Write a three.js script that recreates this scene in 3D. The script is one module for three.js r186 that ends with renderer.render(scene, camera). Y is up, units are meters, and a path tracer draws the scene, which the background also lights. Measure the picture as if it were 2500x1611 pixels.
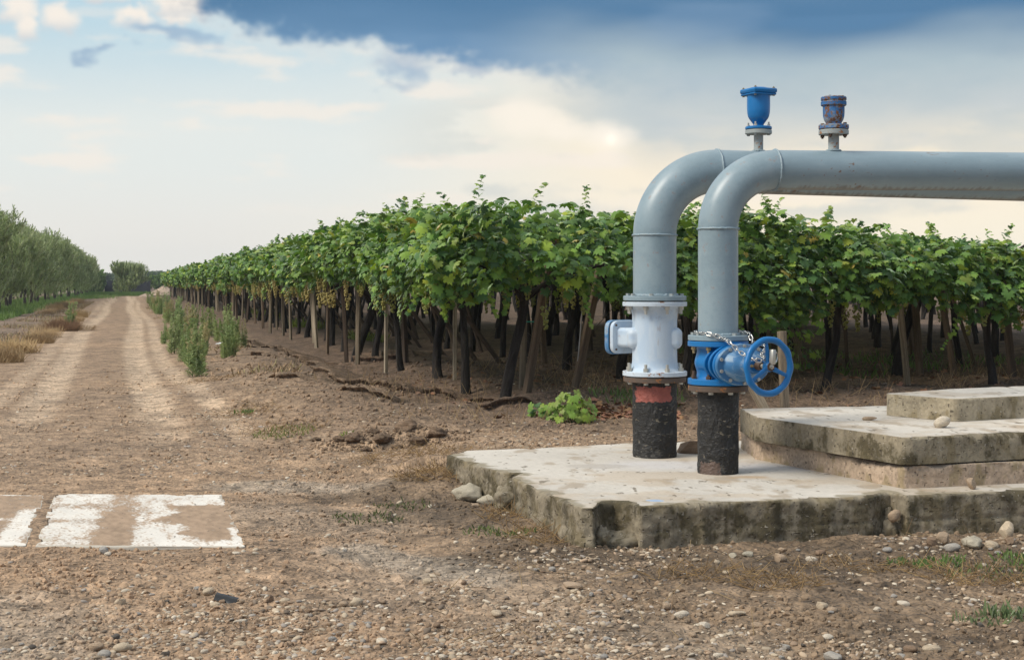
import * as THREE from 'three';
import { mergeGeometries, toCreasedNormals, mergeVertices } from 'three/addons/utils/BufferGeometryUtils.js';
import { RoundedBoxGeometry } from 'three/addons/geometries/RoundedBoxGeometry.js';

/* ---------- camera, exposure, sun ---------- */
const scene = new THREE.Scene();
const EYE = 1.55;
const camera = new THREE.PerspectiveCamera(2 * Math.atan(805.5 / 3600) * 180 / Math.PI, 2500 / 1611, 0.1, 2500);
camera.position.set(0, EYE, 0);
camera.lookAt(0, EYE, -10);
camera.setViewOffset(2500, 1611, 0, 115.5, 2500, 1611);   // shifted lens: level camera, horizon above the middle of the picture
const EXPOSURE = 1.95;
const renderer = new THREE.WebGLRenderer({ antialias: true });
renderer.setSize(1024, 659);
renderer.toneMapping = THREE.LinearToneMapping;
renderer.toneMappingExposure = EXPOSURE;
renderer.shadowMap.enabled = true;
const SUN_AZ = -116 * Math.PI / 180, SUN_EL = 46 * Math.PI / 180;
const sunDir = new THREE.Vector3(Math.sin(SUN_AZ) * Math.cos(SUN_EL), Math.sin(SUN_EL), -Math.cos(SUN_AZ) * Math.cos(SUN_EL));
const sun = new THREE.DirectionalLight(new THREE.Color().setRGB(1, 0.92, 0.79), 1.5);
sun.name = 'sun';
sun.position.copy(sunDir).multiplyScalar(80);
sun.castShadow = true;
sun.shadow.radius = 45;
Object.assign(sun.shadow.camera, { left: -70, right: 70, top: 70, bottom: -70, near: 1, far: 250 });
sun.shadow.mapSize.set(2048, 2048);
scene.add(sun, sun.target);

/* ---------- noise ---------- */
function rng(seed) { let s = seed | 0; return () => { s = (s + 0x6d2b79f5) | 0; let t = Math.imul(s ^ (s >>> 15), 1 | s); t = (t + Math.imul(t ^ (t >>> 7), 61 | t)) ^ t; return ((t ^ (t >>> 14)) >>> 0) / 4294967296; }; }
const h2 = (x, y) => { let n = Math.imul(x, 374761393) + Math.imul(y, 668265263); n = Math.imul(n ^ (n >>> 13), 1274126177); return ((n ^ (n >>> 16)) >>> 0) / 4294967296; };
const sm = (t) => t * t * (3 - 2 * t);
function vn(x, y) { const ix = Math.floor(x), iy = Math.floor(y), u = sm(x - ix), v = sm(y - iy); const a = h2(ix, iy), b = h2(ix + 1, iy), c = h2(ix, iy + 1), d = h2(ix + 1, iy + 1); return a + (b - a) * u + (c - a) * v + (a - b - c + d) * u * v; }
function fbm(x, y, o = 4) { let s = 0, a = 0.5, n = 0; for (let i = 0; i < o; i++) { s += a * vn(x, y); n += a; x = x * 2.03 + 17.3; y = y * 2.03 + 9.1; a *= 0.5; } return s / n; }
const sn = (x, y, o) => fbm(x, y, o) * 2 - 1;
function pn(x, y, p) { const ix = Math.floor(x), iy = Math.floor(y), u = sm(x - ix), v = sm(y - iy), m = (k) => ((k % p) + p) % p; const a = h2(m(ix), m(iy)), b = h2(m(ix + 1), m(iy)), c = h2(m(ix), m(iy + 1)), d = h2(m(ix + 1), m(iy + 1)); return a + (b - a) * u + (c - a) * v + (a - b - c + d) * u * v; }
function pfbm(u, v, p, o) { let s = 0, a = 0.5, n = 0; for (let i = 0; i < o; i++) { s += a * pn(u * p + i * 31.7 * 0, v * p, p); n += a; p *= 2; a *= 0.55; } return s / n; }
const v3n = (x, y, z) => { const k = Math.floor(z), t = sm(z - k); return vn(x + k * 37.1, y + k * 17.9) * (1 - t) + vn(x + (k + 1) * 37.1, y + (k + 1) * 17.9) * t; };
const n3 = (x, y, z, o = 3) => { let s = 0, a = 0.5, n = 0; for (let i = 0; i < o; i++) { s += a * v3n(x, y, z); n += a; x *= 2.1; y *= 2.1; z *= 2.1; a *= 0.5; } return s / n * 2 - 1; };
const clamp = (x, a = 0, b = 1) => Math.min(b, Math.max(a, x));
const ss = (x, a, b) => { const t = clamp((x - a) / (b - a)); return t * t * (3 - 2 * t); };
const lerp = (a, b, t) => a + (b - a) * t;
const mix3 = (a, b, t) => [lerp(a[0], b[0], t), lerp(a[1], b[1], t), lerp(a[2], b[2], t)];
const s2l = (c) => { c /= 255; return c <= 0.04045 ? c / 12.92 : Math.pow((c + 0.055) / 1.055, 2.4); };
const l2s = (c) => Math.round(255 * (c <= 0.0031308 ? clamp(c) * 12.92 : 1.055 * Math.pow(clamp(c), 1 / 2.4) - 0.055));
const srgb = (r, g, b) => [s2l(r), s2l(g), s2l(b)];

/* ---------- sky: broken overcast, a blue-grey cloud bank high up, pale bright air near the horizon ---------- */
const bankEdge = [[-40, 15], [-26, 14], [-18, 12.4], [-14.2, 11], [-11.5, 10.1], [-8.8, 9.3], [-7, 9.1], [-5.2, 8.9], [-4.2, 8.6], [-3.0, 8.5], [-1.5, 8.3], [0, 8.0], [2.4, 7.5], [7.2, 7.0], [12, 6.7], [16.7, 6.9], [20, 7.5], [30, 7.8], [45, 8.2]];
const edgeAt = (a) => { const p = bankEdge; if (a <= p[0][0]) return p[0][1]; for (let i = 1; i < p.length; i++) if (a < p[i][0]) { const t = (a - p[i - 1][0]) / (p[i][0] - p[i - 1][0]); return lerp(p[i - 1][1], p[i][1], t); } return p[p.length - 1][1]; };
const puffs = [[-18.6, 9.9, 0.75, 0.6], [-18.2, 9.3, 0.5, 0.5], [-17.1, 9.7, 0.7, 0.55], [-14.4, 9.8, 0.9, 0.4], [-12.9, 9.9, 0.6, 0.35], [-20.6, 8.1, 1.3, 0.8], [-15.2, 10.8, 1.6, 0.5], [-12.6, 10.4, 1.5, 0.5]];
const greys = [[-13.1, 9.15, 1.7, 0.42], [-15.9, 8.55, 0.7, 0.22], [-4.1, 8.1, 1.25, 0.95], [-1.6, 8.2, 0.8, 0.45]];
function skyAt(a, e) {
  // a: azimuth in degrees right of the road's photographer, e: elevation in degrees
  const wrapR = Math.abs(a) < 60 ? ss(a, -13, 9) : 0.55, w1 = sn(a * 0.16 + 3, e * 0.5, 4), w2 = sn(a * 0.55 + 40, e * 1.3 + 7, 5), w3 = sn(a * 1.7 + 11, e * 2.6, 5), w4 = sn(a * 4.6 + 5, e * 6.2 + 9, 3);
  let c = mix3(srgb(236, 234, 228), srgb(255, 245, 224), wrapR);
  const mid = mix3(srgb(231, 236, 233), srgb(255, 241, 217), ss(a, -8, 8));
  c = mix3(c, mid, ss(e, 1.5, 5));
  const high = mix3(srgb(190, 217, 230), srgb(218, 227, 228), ss(a, -12, 4));
  c = mix3(c, high, ss(e + w1 * 0.6, 5.4, 10.2));
  const streak = ss(sn(a * 0.3 + 8 + w3 * 0.12, e * 1.5 + 3 + w4 * 0.1, 6), 0.0, 0.42) * ss(e, 2.2, 4) * (1 - ss(e, 9, 11));
  c = mix3(c, srgb(250, 240, 228), streak * 0.65);
  const dull = ss(sn(a * 0.26 + 50 + w3 * 0.1, e * 1.15 + 20 + w4 * 0.1, 6), -0.02, 0.42) * ss(a, -7, 0) * ss(e, 1.6, 3) * (1 - ss(e, 6, 8));
  c = mix3(c, srgb(206, 212, 210), dull * 0.6);
  // grey veil below the bank, on the right
  const veil = ss(e + w2 * 0.35, 4.6 - 1.0 * ss(a, 0, 6) * (1 - ss(a, 10, 18)) + 1.8 * (1 - ss(a, 1.5, 6)), 6.9) * ss(a, 0, 5);
  c = mix3(c, srgb(190, 202, 208), veil * 0.85);
  // sunlit heap of cloud left of the veil
  for (const [pa, pe, rx, ry] of [[3.7, 5.7, 1.3, 0.7], [2.0, 5.9, 1.1, 0.6], [0.6, 6.4, 1.6, 0.8]]) { const d = Math.hypot((a - pa + w3 * 0.3) / rx, (e - pe + w2 * 0.35) / ry); c = mix3(c, srgb(255, 246, 232), 0.8 * (1 - ss(d, 0.35, 1.15))); }
  { const d = Math.hypot(a - 3.85, (e - 5.55)); const k = Math.exp(-d * d / 0.05) * 0.7 + Math.exp(-d * d / 0.9) * 0.14; c = [c[0] + 0.25 * k, c[1] + 0.22 * k, c[2] + 0.18 * k]; }
  for (const [pa, pe, rx, ry] of puffs) { const d = Math.hypot((a - pa + w3 * 0.35) / rx, (e - pe + w2 * 0.4 + w3 * 0.3 + w4 * 0.18) / ry); const k = 1 - ss(d, 0.4, 1.15); c = mix3(c, mix3(srgb(252, 242, 230), srgb(214, 216, 218), ss((pe - e) / ry, -0.2, 1)), k * 0.92); }
  for (const [pa, pe, rx, ry] of greys) { const d = Math.hypot((a - pa + w3 * 0.9) / rx, (e - pe + w2 * 0.7 + w3 * 0.35) / ry); c = mix3(c, srgb(150, 177, 204), (1 - ss(d, 0.35, 1.2)) * 0.72); }
  // the bank
  const soft = lerp(0.55, 1.7, ss(a, -2, 8)), en = e + w2 * lerp(0.6, 0.42, ss(a, 2, 8)) + (w3 * 0.34 + w4 * 0.16) * lerp(1, 0.5, ss(a, 2, 8)) - edgeAt(a);
  const inBank = ss(en, -soft * 0.5, soft);
  const deep = ss(e + w1 * 0.7, lerp(8.2, 7.9, ss(a, 0, 8)), lerp(10.8, 10.2, ss(a, 0, 8))), tone = sn(a * 0.1 + 5, e * 0.55 + 2, 4);
  let bank = mix3(mix3(srgb(116, 153, 188), srgb(178, 195, 203), ss(a, -3, 5)), srgb(88, 129, 166), clamp(deep + 0.2 * tone));
  bank = mix3(bank, srgb(150, 176, 202), clamp(0.25 * ss(sn(a * 0.13 + 30, e * 0.7 + 12, 4), 0.08, 0.5)));
  const lightRim = ss(en, -0.9, 0) * (1 - ss(en, 0, 0.45)) * (1 - ss(a, -2, 4));
  c = mix3(c, srgb(244, 236, 226), lightRim * 0.35);
  c = mix3(c, bank, inBank);
  return c;
}
function overhead(x, y, z, e) {
  // high broken cloud over the rest of the dome
  const k = 1 / (y + 0.25), n = fbm(x * k * 2.4 + 70, z * k * 2.4 + 33, 6), b = fbm(x * k * 0.9 + 7, z * k * 0.9 + 3, 3);
  const t = ss(n * 0.7 + b * 0.45, 0.42, 0.72);
  return mix3(srgb(150, 176, 206), srgb(238, 237, 234), t);
}
{
  const W = 4096, H = 2048, data = new Float32Array(W * H * 4);
  for (let r = 0; r < H; r++) {
    const el = ((r + 0.5) / H - 0.5) * Math.PI, e = el * 180 / Math.PI, y = Math.sin(el), ce = Math.cos(el);
    for (let q = 0; q < W; q++) {
      const o = (r * W + q) * 4;
      let c;
      if (e < -0.3) c = [0.42, 0.36, 0.29];
      else {
        const lon = ((q + 0.5) / W - 0.5) * 2 * Math.PI, x = Math.cos(lon) * ce, z = Math.sin(lon) * ce;
        let a = Math.atan2(x, -z) * 180 / Math.PI;
        const inView = Math.abs(a) < 46 && e < 24;
        const k = ss(e, 12, 20), side = ss(Math.abs(a), 30, 45);
        if (inView && (k < 1 && side < 1)) c = skyAt(a, e);
        if (!c || k > 0 || side > 0) {
          if (!inView && (r % 4 || q % 4) && r > 0) { const r0 = r - (r % 4), q0 = q - (q % 4), p = (r0 * W + q0) * 4; if (r0 !== r || q0 !== q) { data[o] = data[p]; data[o + 1] = data[p + 1]; data[o + 2] = data[p + 2]; data[o + 3] = 1; continue; } }
          const d = overhead(x, y, z, e), far_ = mix3(srgb(118, 150, 188), srgb(160, 182, 204), fbm(x * 9 + 20, z * 9 + y * 20, 5)), low = mix3(mix3(srgb(236, 234, 228), far_, ss(e, 3, 9)), d, ss(e, 19, 34)), cosS = x * sunDir.x + y * sunDir.y + z * sunDir.z;
          const glow = Math.pow(clamp(cosS * 0.5 + 0.5), 14) * 0.55;
          const f = [low[0] + glow, low[1] + glow * 0.95, low[2] + glow * 0.86];
          c = c ? mix3(c, f, Math.max(k, side)) : f;
          data[o] = c[0] / EXPOSURE; data[o + 1] = c[1] / EXPOSURE; data[o + 2] = c[2] / EXPOSURE; data[o + 3] = 1;
          continue;
        }
      }
      data[o] = c[0] / EXPOSURE; data[o + 1] = c[1] / EXPOSURE; data[o + 2] = c[2] / EXPOSURE; data[o + 3] = 1;
    }
  }
  const t = new THREE.DataTexture(data, W, H, THREE.RGBAFormat, THREE.FloatType);
  t.mapping = THREE.EquirectangularReflectionMapping; t.magFilter = THREE.LinearFilter; t.minFilter = THREE.LinearFilter; t.needsUpdate = true;
  scene.background = t; scene.environment = t;
}

/* ---------- helpers ---------- */
const V = (x, y, z) => new THREE.Vector3(x, y, -z);            // z: metres ahead of the camera
const col = (r, g, b) => new THREE.Color().setRGB(r, g, b);
function texture(w, h, fn, color = true) {
  const d = new Uint8Array(w * h * 4);
  for (let j = 0; j < h; j++) for (let i = 0; i < w; i++) { const c = fn((i + 0.5) / w, (j + 0.5) / h), o = (j * w + i) * 4; if (color) { d[o] = l2s(c[0]); d[o + 1] = l2s(c[1]); d[o + 2] = l2s(c[2]); } else { d[o] = d[o + 1] = d[o + 2] = Math.round(255 * clamp(c)); } d[o + 3] = 255; }
  const t = new THREE.DataTexture(d, w, h, THREE.RGBAFormat, THREE.UnsignedByteType);
  t.wrapS = t.wrapT = THREE.RepeatWrapping; t.magFilter = THREE.LinearFilter; t.minFilter = THREE.LinearMipmapLinearFilter; t.generateMipmaps = true;
  if (color) t.colorSpace = THREE.SRGBColorSpace;
  t.needsUpdate = true;
  return t;
}
const used = new Map();
function numbered(name) { const n = used.get(name) ?? 0; used.set(name, n + 1); return n ? name + '_' + String(n).padStart(3, '0') : name; }
function tag(o, label, category, group, kind) { o.userData.label = label; if (category) o.userData.category = category; if (group) o.userData.group = group; if (kind) o.userData.kind = kind; return o; }
function thing(name, label, category, p, group) { const g = new THREE.Group(); g.name = numbered(name); if (p) g.position.copy(p); scene.add(g); return tag(g, label, category, group); }
function part(name, geo, mat, parent, label) { const m = new THREE.Mesh(geo, mat); m.name = name; parent.add(m); if (label) m.userData.label = label; return m; }
function solo(name, geo, mat, label, category, p, group, kind) { const m = new THREE.Mesh(geo, mat); m.name = numbered(name); if (p) m.position.copy(p); scene.add(m); return tag(m, label, category, group, kind); }
function displace(geo, fn) { const p = geo.attributes.position, v = new THREE.Vector3(); for (let i = 0; i < p.count; i++) { v.fromBufferAttribute(p, i); fn(v, i); p.setXYZ(i, v.x, v.y, v.z); } geo.computeVertexNormals(); return geo; }
const M4 = new THREE.Matrix4(), Q = new THREE.Quaternion(), EU = new THREE.Euler(), SC = new THREE.Vector3(), PO = new THREE.Vector3();
function instanced(name, geo, mat, list, parent, kindLabel, category) {
  // list of [position, quaternion, scale (number or Vector3), colour]
  const m = new THREE.InstancedMesh(geo, mat, list.length);
  m.name = parent === scene ? numbered(name) : name;
  list.forEach(([p, q, s, c], i) => { if (typeof s === 'number') SC.set(s, s, s); else SC.copy(s); m.setMatrixAt(i, M4.compose(p, q, SC)); if (c) m.setColorAt(i, c); });
  m.userData.kind = 'stuff';
  if (kindLabel) m.userData.label = kindLabel;
  if (category) m.userData.category = category;
  parent.add(m);
  return m;
}
const qr = (x, y, z, o = 'XYZ') => new THREE.Quaternion().setFromEuler(EU.set(x, y, z, o));
const qFrom = (a, b) => new THREE.Quaternion().setFromUnitVectors(a, b);
const UPV = new THREE.Vector3(0, 1, 0), AX = new THREE.Vector3(1, 0, 0), AZ = new THREE.Vector3(0, 0, 1);
function basisQ(n, t) { const z = n.clone().normalize(), x = t.clone().addScaledVector(z, -t.dot(z)).normalize(), y = z.clone().cross(x); return new THREE.Quaternion().setFromRotationMatrix(M4.makeBasis(x, y, z)); }
function segDist(px, pz, pts) { let best = 1e9, side = 0, at = 0; for (let i = 0; i + 1 < pts.length; i++) { const [ax, az] = pts[i], [bx, bz] = pts[i + 1], dx = bx - ax, dz = bz - az, t = clamp(((px - ax) * dx + (pz - az) * dz) / (dx * dx + dz * dz)), ex = px - ax - dx * t, ez = pz - az - dz * t, d = Math.hypot(ex, ez); if (d < best) { best = d; side = Math.sign(dx * ez - dz * ex); at = (i + t) / (pts.length - 1); } } return [best, side, at]; }

/* ---------- ground ---------- */
const roadX = (z) => -0.63 - 0.262 * z;
const PAD = [[-0.358, 11.415], [-0.485, 11.116], [-0.21, 10.363], [-0.06, 10.11], [0.05, 10.06], [0.0, 9.861], [0.141, 9.249], [0.329, 8.715], [0.402, 8.509], [0.475, 8.485], [0.525, 8.70], [0.60, 8.78], [0.70, 8.70], [0.745, 8.556], [1.085, 8.683], [1.588, 8.797], [2.002, 8.897], [2.20, 8.985], [2.28, 9.12], [2.35, 9.15], [2.41, 8.985], [2.54, 9.02], [3.193, 9.194], [5.2, 9.72], [5.2, 12.9], [1.852, 12.124], [0.895, 11.939], [0.258, 11.613]];
function inPoly(x, z, p) { let r = false; for (let i = 0, j = p.length - 1; i < p.length; j = i++) if ((p[i][1] > z) !== (p[j][1] > z) && x < (p[j][0] - p[i][0]) * (z - p[i][1]) / (p[j][1] - p[i][1]) + p[i][0]) r = !r; return r; }
// the slab let into the road: corner, direction across, direction along
const SL = { x: -2.80, z: 8.65, ax: 1.24, az: -0.03, bx: -0.55, bz: 2.12 };
const slabST = (x, z) => { const dx = x - SL.x, dz = z - SL.z, det = SL.ax * SL.bz - SL.bx * SL.az; return [(dx * SL.bz - dz * SL.bx) / det, (SL.ax * dz - SL.az * dx) / det]; };
const ledges = [
  [[[-5.9, 33.5], [-4.684, 30.659], [-3.797, 27.9], [-2.906, 23.25], [-2.504, 21.462], [-1.93, 21.057], [-1.36, 19.579], [-0.525, 18.915]], 0.2],
  [[[-3.9, 22.2], [-3.217, 21.057], [-2.712, 19.929], [-1.839, 18.915], [-1.25, 17.8], [-0.1, 17.3]], 0.16],
  [[[-3.3, 26.3], [-3.1, 28.3], [-2.3, 27.6], [-1.9, 26.9]], 0.17],
  [[[-5.6, 28.2], [-4.568, 28.6], [-3.9, 25.953], [-3.7, 24.8]], 0.13],
  [[[-8.2, 40], [-6.6, 36.2], [-5.6, 33]], 0.15]];
const U = [-0.2525, 0.9676], W_ = [0.9676, 0.2525], VO = [-0.1, 18.6];
const vineUV = (x, z) => { const dx = x - VO[0], dz = z - VO[1]; return [dx * U[0] + dz * U[1], dx * W_[0] + dz * W_[1]]; };
function terrain(x, z) {
  const r = Math.hypot(x, z), o = x - roadX(z), far = 1 - ss(r, 60, 140);
  const [vu, vv] = z > 12 ? vineUV(x, z) : [-9, -9];
  const inVine = ss(vu, -1.6, -0.3) * ss(vv, -1.5, -0.3);
  const road = (1 - ss(Math.abs(o), 1.5, 2.1)) * ss(z, 11, 15);
  let h = 0.05 * sn(x * 0.3, z * 0.3, 3) * ss(r, 9, 20) * far * (1 - 0.92 * road);
  h += 0.022 * sn(x * 0.9 + 5, z * 0.9, 3) * (1 - 0.92 * road) * (1 - ss(r, 40, 80));
  if (r < 45) h += (0.028 + 0.02 * inVine) * sn(x * 3.1, z * 3.1 + 8, 4) * (1 - 0.85 * road) * (1 - ss(r, 18, 40));
  if (r < 24) h += 0.014 * sn(x * 12 + 3, z * 12, 3) * (1 - 0.5 * road) + 0.016 * Math.pow(vn(x * 27, z * 27), 3) * (1 - 0.6 * road) * (0.3 + vn(x * 1.7 + 9, z * 1.7));
  if (r > 12) {
    for (const [k, d, w] of [[-0.55, 0.028, 0.26], [0.95, 0.035, 0.24], [1.38, 0.022, 0.18]]) { const c = k + 0.12 * Math.sin(z * 0.11 + k) + (k > 1 ? 0.35 * (1 - ss(z, 14, 30)) : 0); h -= d * Math.exp(-(((o - c) / w) ** 2)) * far * ss(r, 12, 16); }
    h += 0.06 * ss(Math.abs(o), 1.9, 3.2) * (1 - ss(Math.abs(o), 3.2, 6)) * far;
  }
  if (z > 15 && z < 48 && x > -14 && x < 4) for (const [pts, amp] of ledges) { const [d, s, at] = segDist(x, z, pts); if (d < 3) { const e = s * d * -1 + 0.35 * sn(x * 1.6 + amp * 99, z * 1.6, 4) ; h += amp * (ss(e, -0.07, 0.07) - 0.5) * (1 - ss(d, 0.8, 3)) * ss(at, 0, 0.08) * (1 - ss(at, 0.92, 1)); } }
  h += 0.13 * inVine + inVine * 0.05 * Math.sin(vv * 2.73) * far;
  h += 0.09 * Math.exp(-(((vu + 0.9) / 0.5) ** 2)) * ss(vv, -1, 0.5) * (0.6 + 0.6 * vn(x * 1.3, z * 1.3));
  // soil heaped against the left end and the back of the pad
  if (z > 7 && z < 15 && x > -3 && x < 7) {
    h += 0.13 * Math.exp(-(((x + 0.55) / 0.5) ** 2 + ((z - 11.2) / 0.75) ** 2)) + 0.05 * Math.exp(-(((x - 0.0) / 0.4) ** 2 + ((z - 9.2) / 0.6) ** 2));
    h += 0.12 * ss(z - 0.3 * x, 11.5, 12.6) * (1 - ss(z, 13.2, 15)) * ss(x, -1.2, 0.2);
    if (inPoly(x, z, PAD)) h = Math.min(h, 0.12);
  }
  // digging left of the pad
  { const d = Math.hypot((x + 1.1) / 0.75, (z - 13.75) / 0.35); if (d < 2) h += 0.10 * (1 - ss(d, 0.2, 1.3)) * (0.4 + vn(x * 7, z * 7)) - 0.05 * (1 - ss(Math.hypot((x + 1.05) / 0.4, (z - 13.3) / 0.15), 0.4, 1.2)); }
  // around and over the slab in the road
  if (z > 7 && z < 12.5 && x < -0.8) {
    const [s, t] = slabST(x, z), e = Math.min(1 - s, t, 1 - t);
    const near = ss(e, -0.5, -0.1);
    h = lerp(h, 0.007 + 0.007 * sn(x * 5, z * 5, 3) + 0.004 * sn(x * 1.5, z * 1.5, 2), near);
    const on = ss(e + 0.05 * sn(x * 7, z * 4, 3) - 0.012, -0.005, 0.03);
    let cover = -0.04;
    h = lerp(h, cover, on * (s > -0.075 && s < 0.03 ? 0.02 : 1));
    if (t < 0.02 && t > -0.12 && s < 1.02) h -= 0.012 * ss(t, -0.12, -0.02) * (0.4 + 0.8 * vn(x * 3, 5));
    const dr = ss(s, 0.93, 1.02) * ss(t, 0.25, 0.45) * (1 - ss(t, 0.7, 0.8)); h = Math.max(h, 0.022 * dr - 0.05 * (1 - dr) - (dr < 0.01 ? 1 : 0));
  }
  if (z < 9) { const tr = Math.exp(-(((x - roadX(z) - 1.0 + 0.25) / 0.3) ** 2)); h -= 0.012 * tr; }
  h += 0.22 * ss(r, 190, 420);
  return h;
}
const SOIL = { road: [0.330, 0.228, 0.148], track: [0.53, 0.398, 0.280], bare: [0.205, 0.142, 0.095], near: [0.318, 0.221, 0.143], darkPatch: [0.135, 0.096, 0.061], silt: [0.36, 0.30, 0.235], vine: [0.150, 0.100, 0.068], field: [0.225, 0.163, 0.115], grass: [0.085, 0.135, 0.035] };
function soil(x, z) {
  const r = Math.hypot(x, z), o = x - roadX(z), n1 = sn(x * 0.35 + 9, z * 0.35, 4), n2 = sn(x * 1.7, z * 1.7 + 4, 4), n4 = sn(x * 7 + 2, z * 7, 3);
  const [vu, vv] = z > 10 ? vineUV(x, z) : [-9, -9];
  let c = SOIL.near;
  c = mix3(c, SOIL.road, (1 - ss(Math.abs(o + n2 * 0.3), 1.5, 2.3)));
  c = mix3(c, SOIL.field, ss(-o + n2 * 0.5, 1.9, 3.0) * ss(z, 12, 20));
  c = mix3(c, SOIL.bare, ss(o + n2 * 0.6, 1.9, 3.6) * ss(z + n2, 13.5, 17));
  c = mix3(c, SOIL.vine, ss(vu + n2 * 0.4, -2, -0.5) * ss(vv + n2 * 0.4, -1.8, -0.4));
  if (r > 9) for (const [k, w, st] of [[-0.6, 0.26, 1.0], [-1.15, 0.18, 0.6], [0.95, 0.26, 1.15], [1.45, 0.17, 0.8]]) { const kc = k + 0.12 * Math.sin(z * 0.11 + k) + (k > 1 ? 0.35 * (1 - ss(z, 14, 30)) : 0); c = mix3(c, SOIL.track, clamp(st * Math.exp(-(((o - kc + 0.04 * n4) / w) ** 4)) * clamp(1.0 + n2 * 0.35) * ss(z + 2 * n2, 13, 20), 0, 0.95)); }
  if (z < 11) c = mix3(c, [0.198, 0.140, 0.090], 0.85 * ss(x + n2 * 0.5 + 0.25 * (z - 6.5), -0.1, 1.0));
  // dried silt where water stood
  for (const [ax, az, bx, bz, w, st] of [[-1.95, 11.2, -1.1, 11.0, 0.28, 0.7], [-0.9, 8.6, -0.1, 7.6, 0.2, 0.75], [-2.5, 7.1, -1.95, 6.0, 0.45, 0.55], [-0.5, 7.7, 0.9, 6.1, 0.5, 0.25], [-1.7, 9.9, -0.9, 9.4, 0.4, 0.3]]) { const [d] = segDist(x, z, [[ax, az], [bx, bz]]); c = mix3(c, SOIL.silt, st * (1 - ss(d + n2 * w * 0.9 + n4 * 0.06, w * 0.35, w * 1.5))); }
  // darker soil: irregular patches in front of and beside the pad
  if (z < 12.6) { const d1 = segDist(x, z, [[-0.9, 10.6], [-0.1, 9.2], [0.35, 8.2], [1.7, 8.1], [3.4, 8.4]])[0]; c = mix3(c, SOIL.darkPatch, 0.8 * (1 - ss(d1 + n2 * 0.45 + n4 * 0.25, 0.1, 0.75))); c = mix3(c, SOIL.darkPatch, 0.6 * ss(n1 + 0.5 * n2, 0.05, 0.45) * ss(x, -0.3, 0.6)); }
  if (z > 10) { const gr = ss(-(o) + n2 * 1.6, 9.5, 12.5) * ss(z, 40, 60) * (0.65 + 0.5 * n2); c = mix3(c, SOIL.grass, clamp(gr)); const g2 = ss(-(o) + n2 * 1.2, 3.0, 4) * (1 - ss(-o, 6, 9)) * ss(z, 120, 150); c = mix3(c, SOIL.grass, clamp(g2)); }
  const q = 1 - 0.5 * (1 - ss(Math.abs(o), 1.4, 2.0)) * ss(z, 8, 11), n5 = r < 40 ? sn(x * 19, z * 11 + 6, 3) : 0, n6 = r < 30 ? sn(x * 45 + 7, z * 24, 2) : 0, f = 1 + 0.16 * n1 + (0.20 * n2 + 0.18 * n4 + 0.20 * n5 + 0.14 * n6) * q;
  return [c[0] * f, c[1] * f * (1 - 0.02 * n1), c[2] * f * (1 - 0.05 * n1)];
}
const soilMap = texture(1024, 1024, (u, v) => {
  const a = pfbm(u, v, 12, 5), b = pfbm(u + 0.3, v + 0.7, 64, 3), g = pn(u * 150, v * 150, 150), k = pn(u * 70 + 0.5, v * 70, 70);
  let s = 0.66 + 0.8 * (a - 0.5) + 0.85 * (b - 0.5);
  const st = ss(g, 0.83, 0.95), dk = ss(k, 0.80, 0.95);
  s = s * (1 - 0.45 * dk);
  return [clamp(s + st * 0.16, 0.1, 1), clamp(s * 0.99 + st * 0.17, 0.1, 1), clamp(s * 0.97 + st * 0.18, 0.1, 1)];
});
const soilBump = texture(1024, 1024, (u, v) => 0.5 * pfbm(u, v, 24, 5) + 0.3 * Math.pow(pn(u * 150, v * 150, 150), 3) + 0.3 * pfbm(u + 0.2, v, 90, 2), false);
const soilMat = new THREE.MeshStandardMaterial({ name: 'soil', vertexColors: true, map: soilMap, bumpMap: soilBump, bumpScale: 0.036, roughness: 0.96 });
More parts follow.
